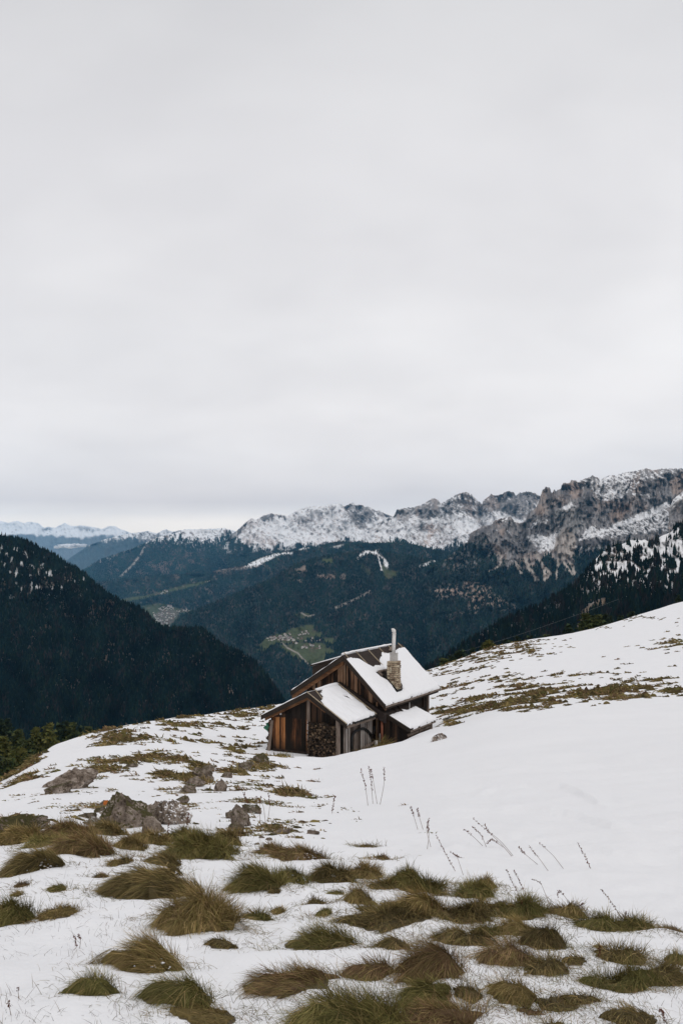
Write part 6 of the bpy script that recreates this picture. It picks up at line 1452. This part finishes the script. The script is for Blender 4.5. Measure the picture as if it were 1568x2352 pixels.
SKY = [(1121,1472,255,'larch',"olive larch bush on the ridge above the grassy bump"),(1112,1478,256,'spruce',"dark shrubby tree left of the olive larch bush"),(1132,1480,258,'olive',"low green tree right of the olive larch bush"),(1050,1497,235,'spruce',"dark tree top nearest to the hut on the right ridge"),
 (1062,1494,235,'spruce',"second dark tree top right of the hut on the ridge"),(1036,1506,232,'spruce',"low dark tree top just beside the hut roof on the ridge"),(1085,1490,240,'spruce',"dark stubby tree between the hut and the olive larch bush"),(1018,1514,230,'olive',"lowest olive tree top by the hut roof"),
 (1165,1470,262,'spruce',"small dark tree below the cable on the ridge"),(1188,1464,265,'spruce',"small dark tree left of the ridge's flat stretch"),(1216,1462,268,'spruce',"tiny dark tree at the middle of the ridge"),(1254,1459,272,'olive',"pale olive tree in the middle of the ridge"),(1240,1464,270,'spruce',"tiny dark tree left of the pale olive one"),
 (1305,1434,262,'spruce',"round dark tree standing left of the tan rock face"),(1347,1410,262,'olive',"tall green conifer before the tan rock face"),(1358,1418,262,'olive',"green conifer close beside the tall one"),(1370,1413,268,'olive',"olive conifer right of the tall green one"),(1389,1411,272,'spruce',"dark conifer at the right end of the ridge group"),(1400,1418,275,'spruce',"short dark conifer behind the ridge group"),
 (1425,1415,290,'spruce',"low dark tree on the ridge before the right slope"),(1450,1405,292,'spruce',"dark tree on the ridge farther right"),(1557,1366,218,'spruce',"dark green pine at the right border on the ridge")]
for i, (a, b, Y, kd, lab) in enumerate(SKY): tree(kd, a, b, Y, lab, 'trees along the right ridge', 1.6 if Y != 218 else 2.2, i)
m = MB(); ca_, cb_ = ray(1040, 1503, 320), ray(1420, 1376, 320)
m.tube([tuple(ca_*(1-t_)+cb_*t_+np.array([0, 0, -3*t_*(1-t_)])) for t_ in np.linspace(0, 1, 12)], .016, 5)
tag(m.build('cable', plain('cable_steel', (.25, .25, .25), .6, .1, 1)), "thin overhead cable crossing the valley behind the right ridge", "cable")

# ================================================================== AIR, SKY, LIGHT, CAMERA
m = MB(); m.box(-20000, 20000, -400, 37500, -2600, 1700)
hz = m.build('haze', []); hm = bpy.data.materials.new('haze_air'); hm.use_nodes = True; nt = hm.node_tree; nt.nodes.clear()
vo = nt.nodes.new('ShaderNodeVolumePrincipled'); vo.inputs['Color'].default_value = (.17, .52, .92, 1); vo.inputs['Density'].default_value = 1.3e-5; vo.inputs['Anisotropy'].default_value = 0.
ou = nt.nodes.new('ShaderNodeOutputMaterial'); nt.links.new(vo.outputs[0], ou.inputs['Volume']); hz.data.materials.append(hm)
tag(hz, "thin bluish air between the hut and the far mountains", "haze", kind='stuff')

wld = bpy.data.worlds.new('World'); scene.world = wld; wld.use_nodes = True; nt = wld.node_tree; N, Lk = nt.nodes, nt.links
bg = N['Background']; SUN_EL, SUN_AZ = R(50), R(148)
sky = N.new('ShaderNodeTexSky'); sky.sky_type = 'NISHITA'; sky.sun_disc = False; sky.sun_elevation = SUN_EL; sky.sun_rotation = R(148)
tc = N.new('ShaderNodeTexCoord'); sx = N.new('ShaderNodeSeparateXYZ'); Lk.new(tc.outputs['Generated'], sx.inputs[0])
def mth(op, a, b=None):
    n = N.new('ShaderNodeMath'); n.operation = op
    for k, v_ in enumerate((a, b)):
        if v_ is None: continue
        if isinstance(v_, bpy.types.NodeSocket): Lk.new(v_, n.inputs[k])
        else: n.inputs[k].default_value = v_
    return n.outputs[0]
den = mth('ADD', mth('MAXIMUM', sx.outputs['Z'], 0), .30)
cmb = N.new('ShaderNodeCombineXYZ'); Lk.new(mth('DIVIDE', sx.outputs['X'], den), cmb.inputs[0]); Lk.new(mth('DIVIDE', sx.outputs['Y'], den), cmb.inputs[1])
def nz(scale, detail, w=0):
    n = N.new('ShaderNodeTexNoise'); n.inputs['Scale'].default_value = scale; n.inputs['Detail'].default_value = detail; n.inputs['Roughness'].default_value = .5; n.inputs['Distortion'].default_value = .25
    mp = N.new('ShaderNodeMapping'); mp.inputs['Location'].default_value = (w, w*.7, 0); mp.inputs['Scale'].default_value = (1.1, 1.25, 1); Lk.new(cmb.outputs[0], mp.inputs[0]); Lk.new(mp.outputs[0], n.inputs['Vector']); return n.outputs['Fac']
cl = mth('ADD', mth('MULTIPLY', nz(.9, 4, 3.1), .7), mth('MULTIPLY', nz(2.6, 3, 8.), .3))
rp = N.new('ShaderNodeValToRGB'); e = rp.color_ramp.elements; e[0].position = .36; e[0].color = (.775, .762, .772, 1); e[1].position = .64; e[1].color = (.935, .922, .925, 1); Lk.new(cl, rp.inputs['Fac'])
# cloud deck: brightness by height above the horizon (a thinner, brighter strip low in the gap over the range)
hr = N.new('ShaderNodeValToRGB'); h_ = hr.color_ramp; stops = [(0., (1.46, 1.29, 1.08)), (.036, (1.44, 1.28, 1.10)), (.054, (1.02, .925, .865)), (.075, (1.02, .955, .915)), (.10, (1.03, .985, .955)), (.20, (1.05, 1.03, 1.012)), (.36, (1.01, 1., .995)), (.50, (.87, .87, .87)), (1., (1.02, 1.02, 1.02))]
while len(h_.elements) < len(stops): h_.elements.new(.5)
for k, (p_, c_) in enumerate(stops): h_.elements[k].position = p_; h_.elements[k].color = c_+(1,)
Lk.new(mth('MAXIMUM', sx.outputs['Z'], 0), hr.inputs['Fac'])
mx = N.new('ShaderNodeMix'); mx.data_type = 'RGBA'; mx.blend_type = 'MULTIPLY'; mx.inputs['Factor'].default_value = 1; Lk.new(rp.outputs[0], mx.inputs[6]); Lk.new(hr.outputs[0], mx.inputs[7])
sc_ = N.new('ShaderNodeVectorMath'); sc_.operation = 'SCALE'; sc_.inputs['Scale'].default_value = 11.5; Lk.new(mx.outputs[2], sc_.inputs[0])
mn = N.new('ShaderNodeMix'); mn.data_type = 'RGBA'; mn.inputs['Factor'].default_value = .95; Lk.new(sky.outputs[0], mn.inputs[6]); Lk.new(sc_.outputs[0], mn.inputs[7])
Lk.new(mn.outputs[2], bg.inputs['Color']); bg.inputs['Strength'].default_value = .085
sl = bpy.data.lights.new('sun', 'SUN'); sl.energy = .55; sl.angle = R(16); sl.color = (1., .97, .93); so = bpy.data.objects.new('sun', sl); COL.objects.link(so)
sd = Vector((math.sin(SUN_AZ)*math.cos(SUN_EL), math.cos(SUN_AZ)*math.cos(SUN_EL), math.sin(SUN_EL)))
so.rotation_euler = (-sd).to_track_quat('-Z', 'Y').to_euler()
cam = bpy.data.cameras.new('camera'); cam.sensor_fit = 'VERTICAL'; cam.sensor_height = 36; cam.lens = F/2352*36; cam.shift_y = (HZ-1176)/2352; cam.clip_start = .1; cam.clip_end = 60000
co = bpy.data.objects.new('camera', cam); COL.objects.link(co); co.location = (0, 0, 0); co.rotation_euler = (math.pi/2, 0, 0); scene.camera = co
vs = scene.view_settings; vs.view_transform = 'Standard'; vs.look = 'None'; vs.exposure = .06; vs.gamma = 1
scene.cycles.use_denoising = True; scene.cycles.max_bounces = 6; scene.cycles.volume_bounces = 1; scene.cycles.diffuse_bounces = 3
scene.cycles.use_adaptive_sampling = True; scene.cycles.adaptive_threshold = .01
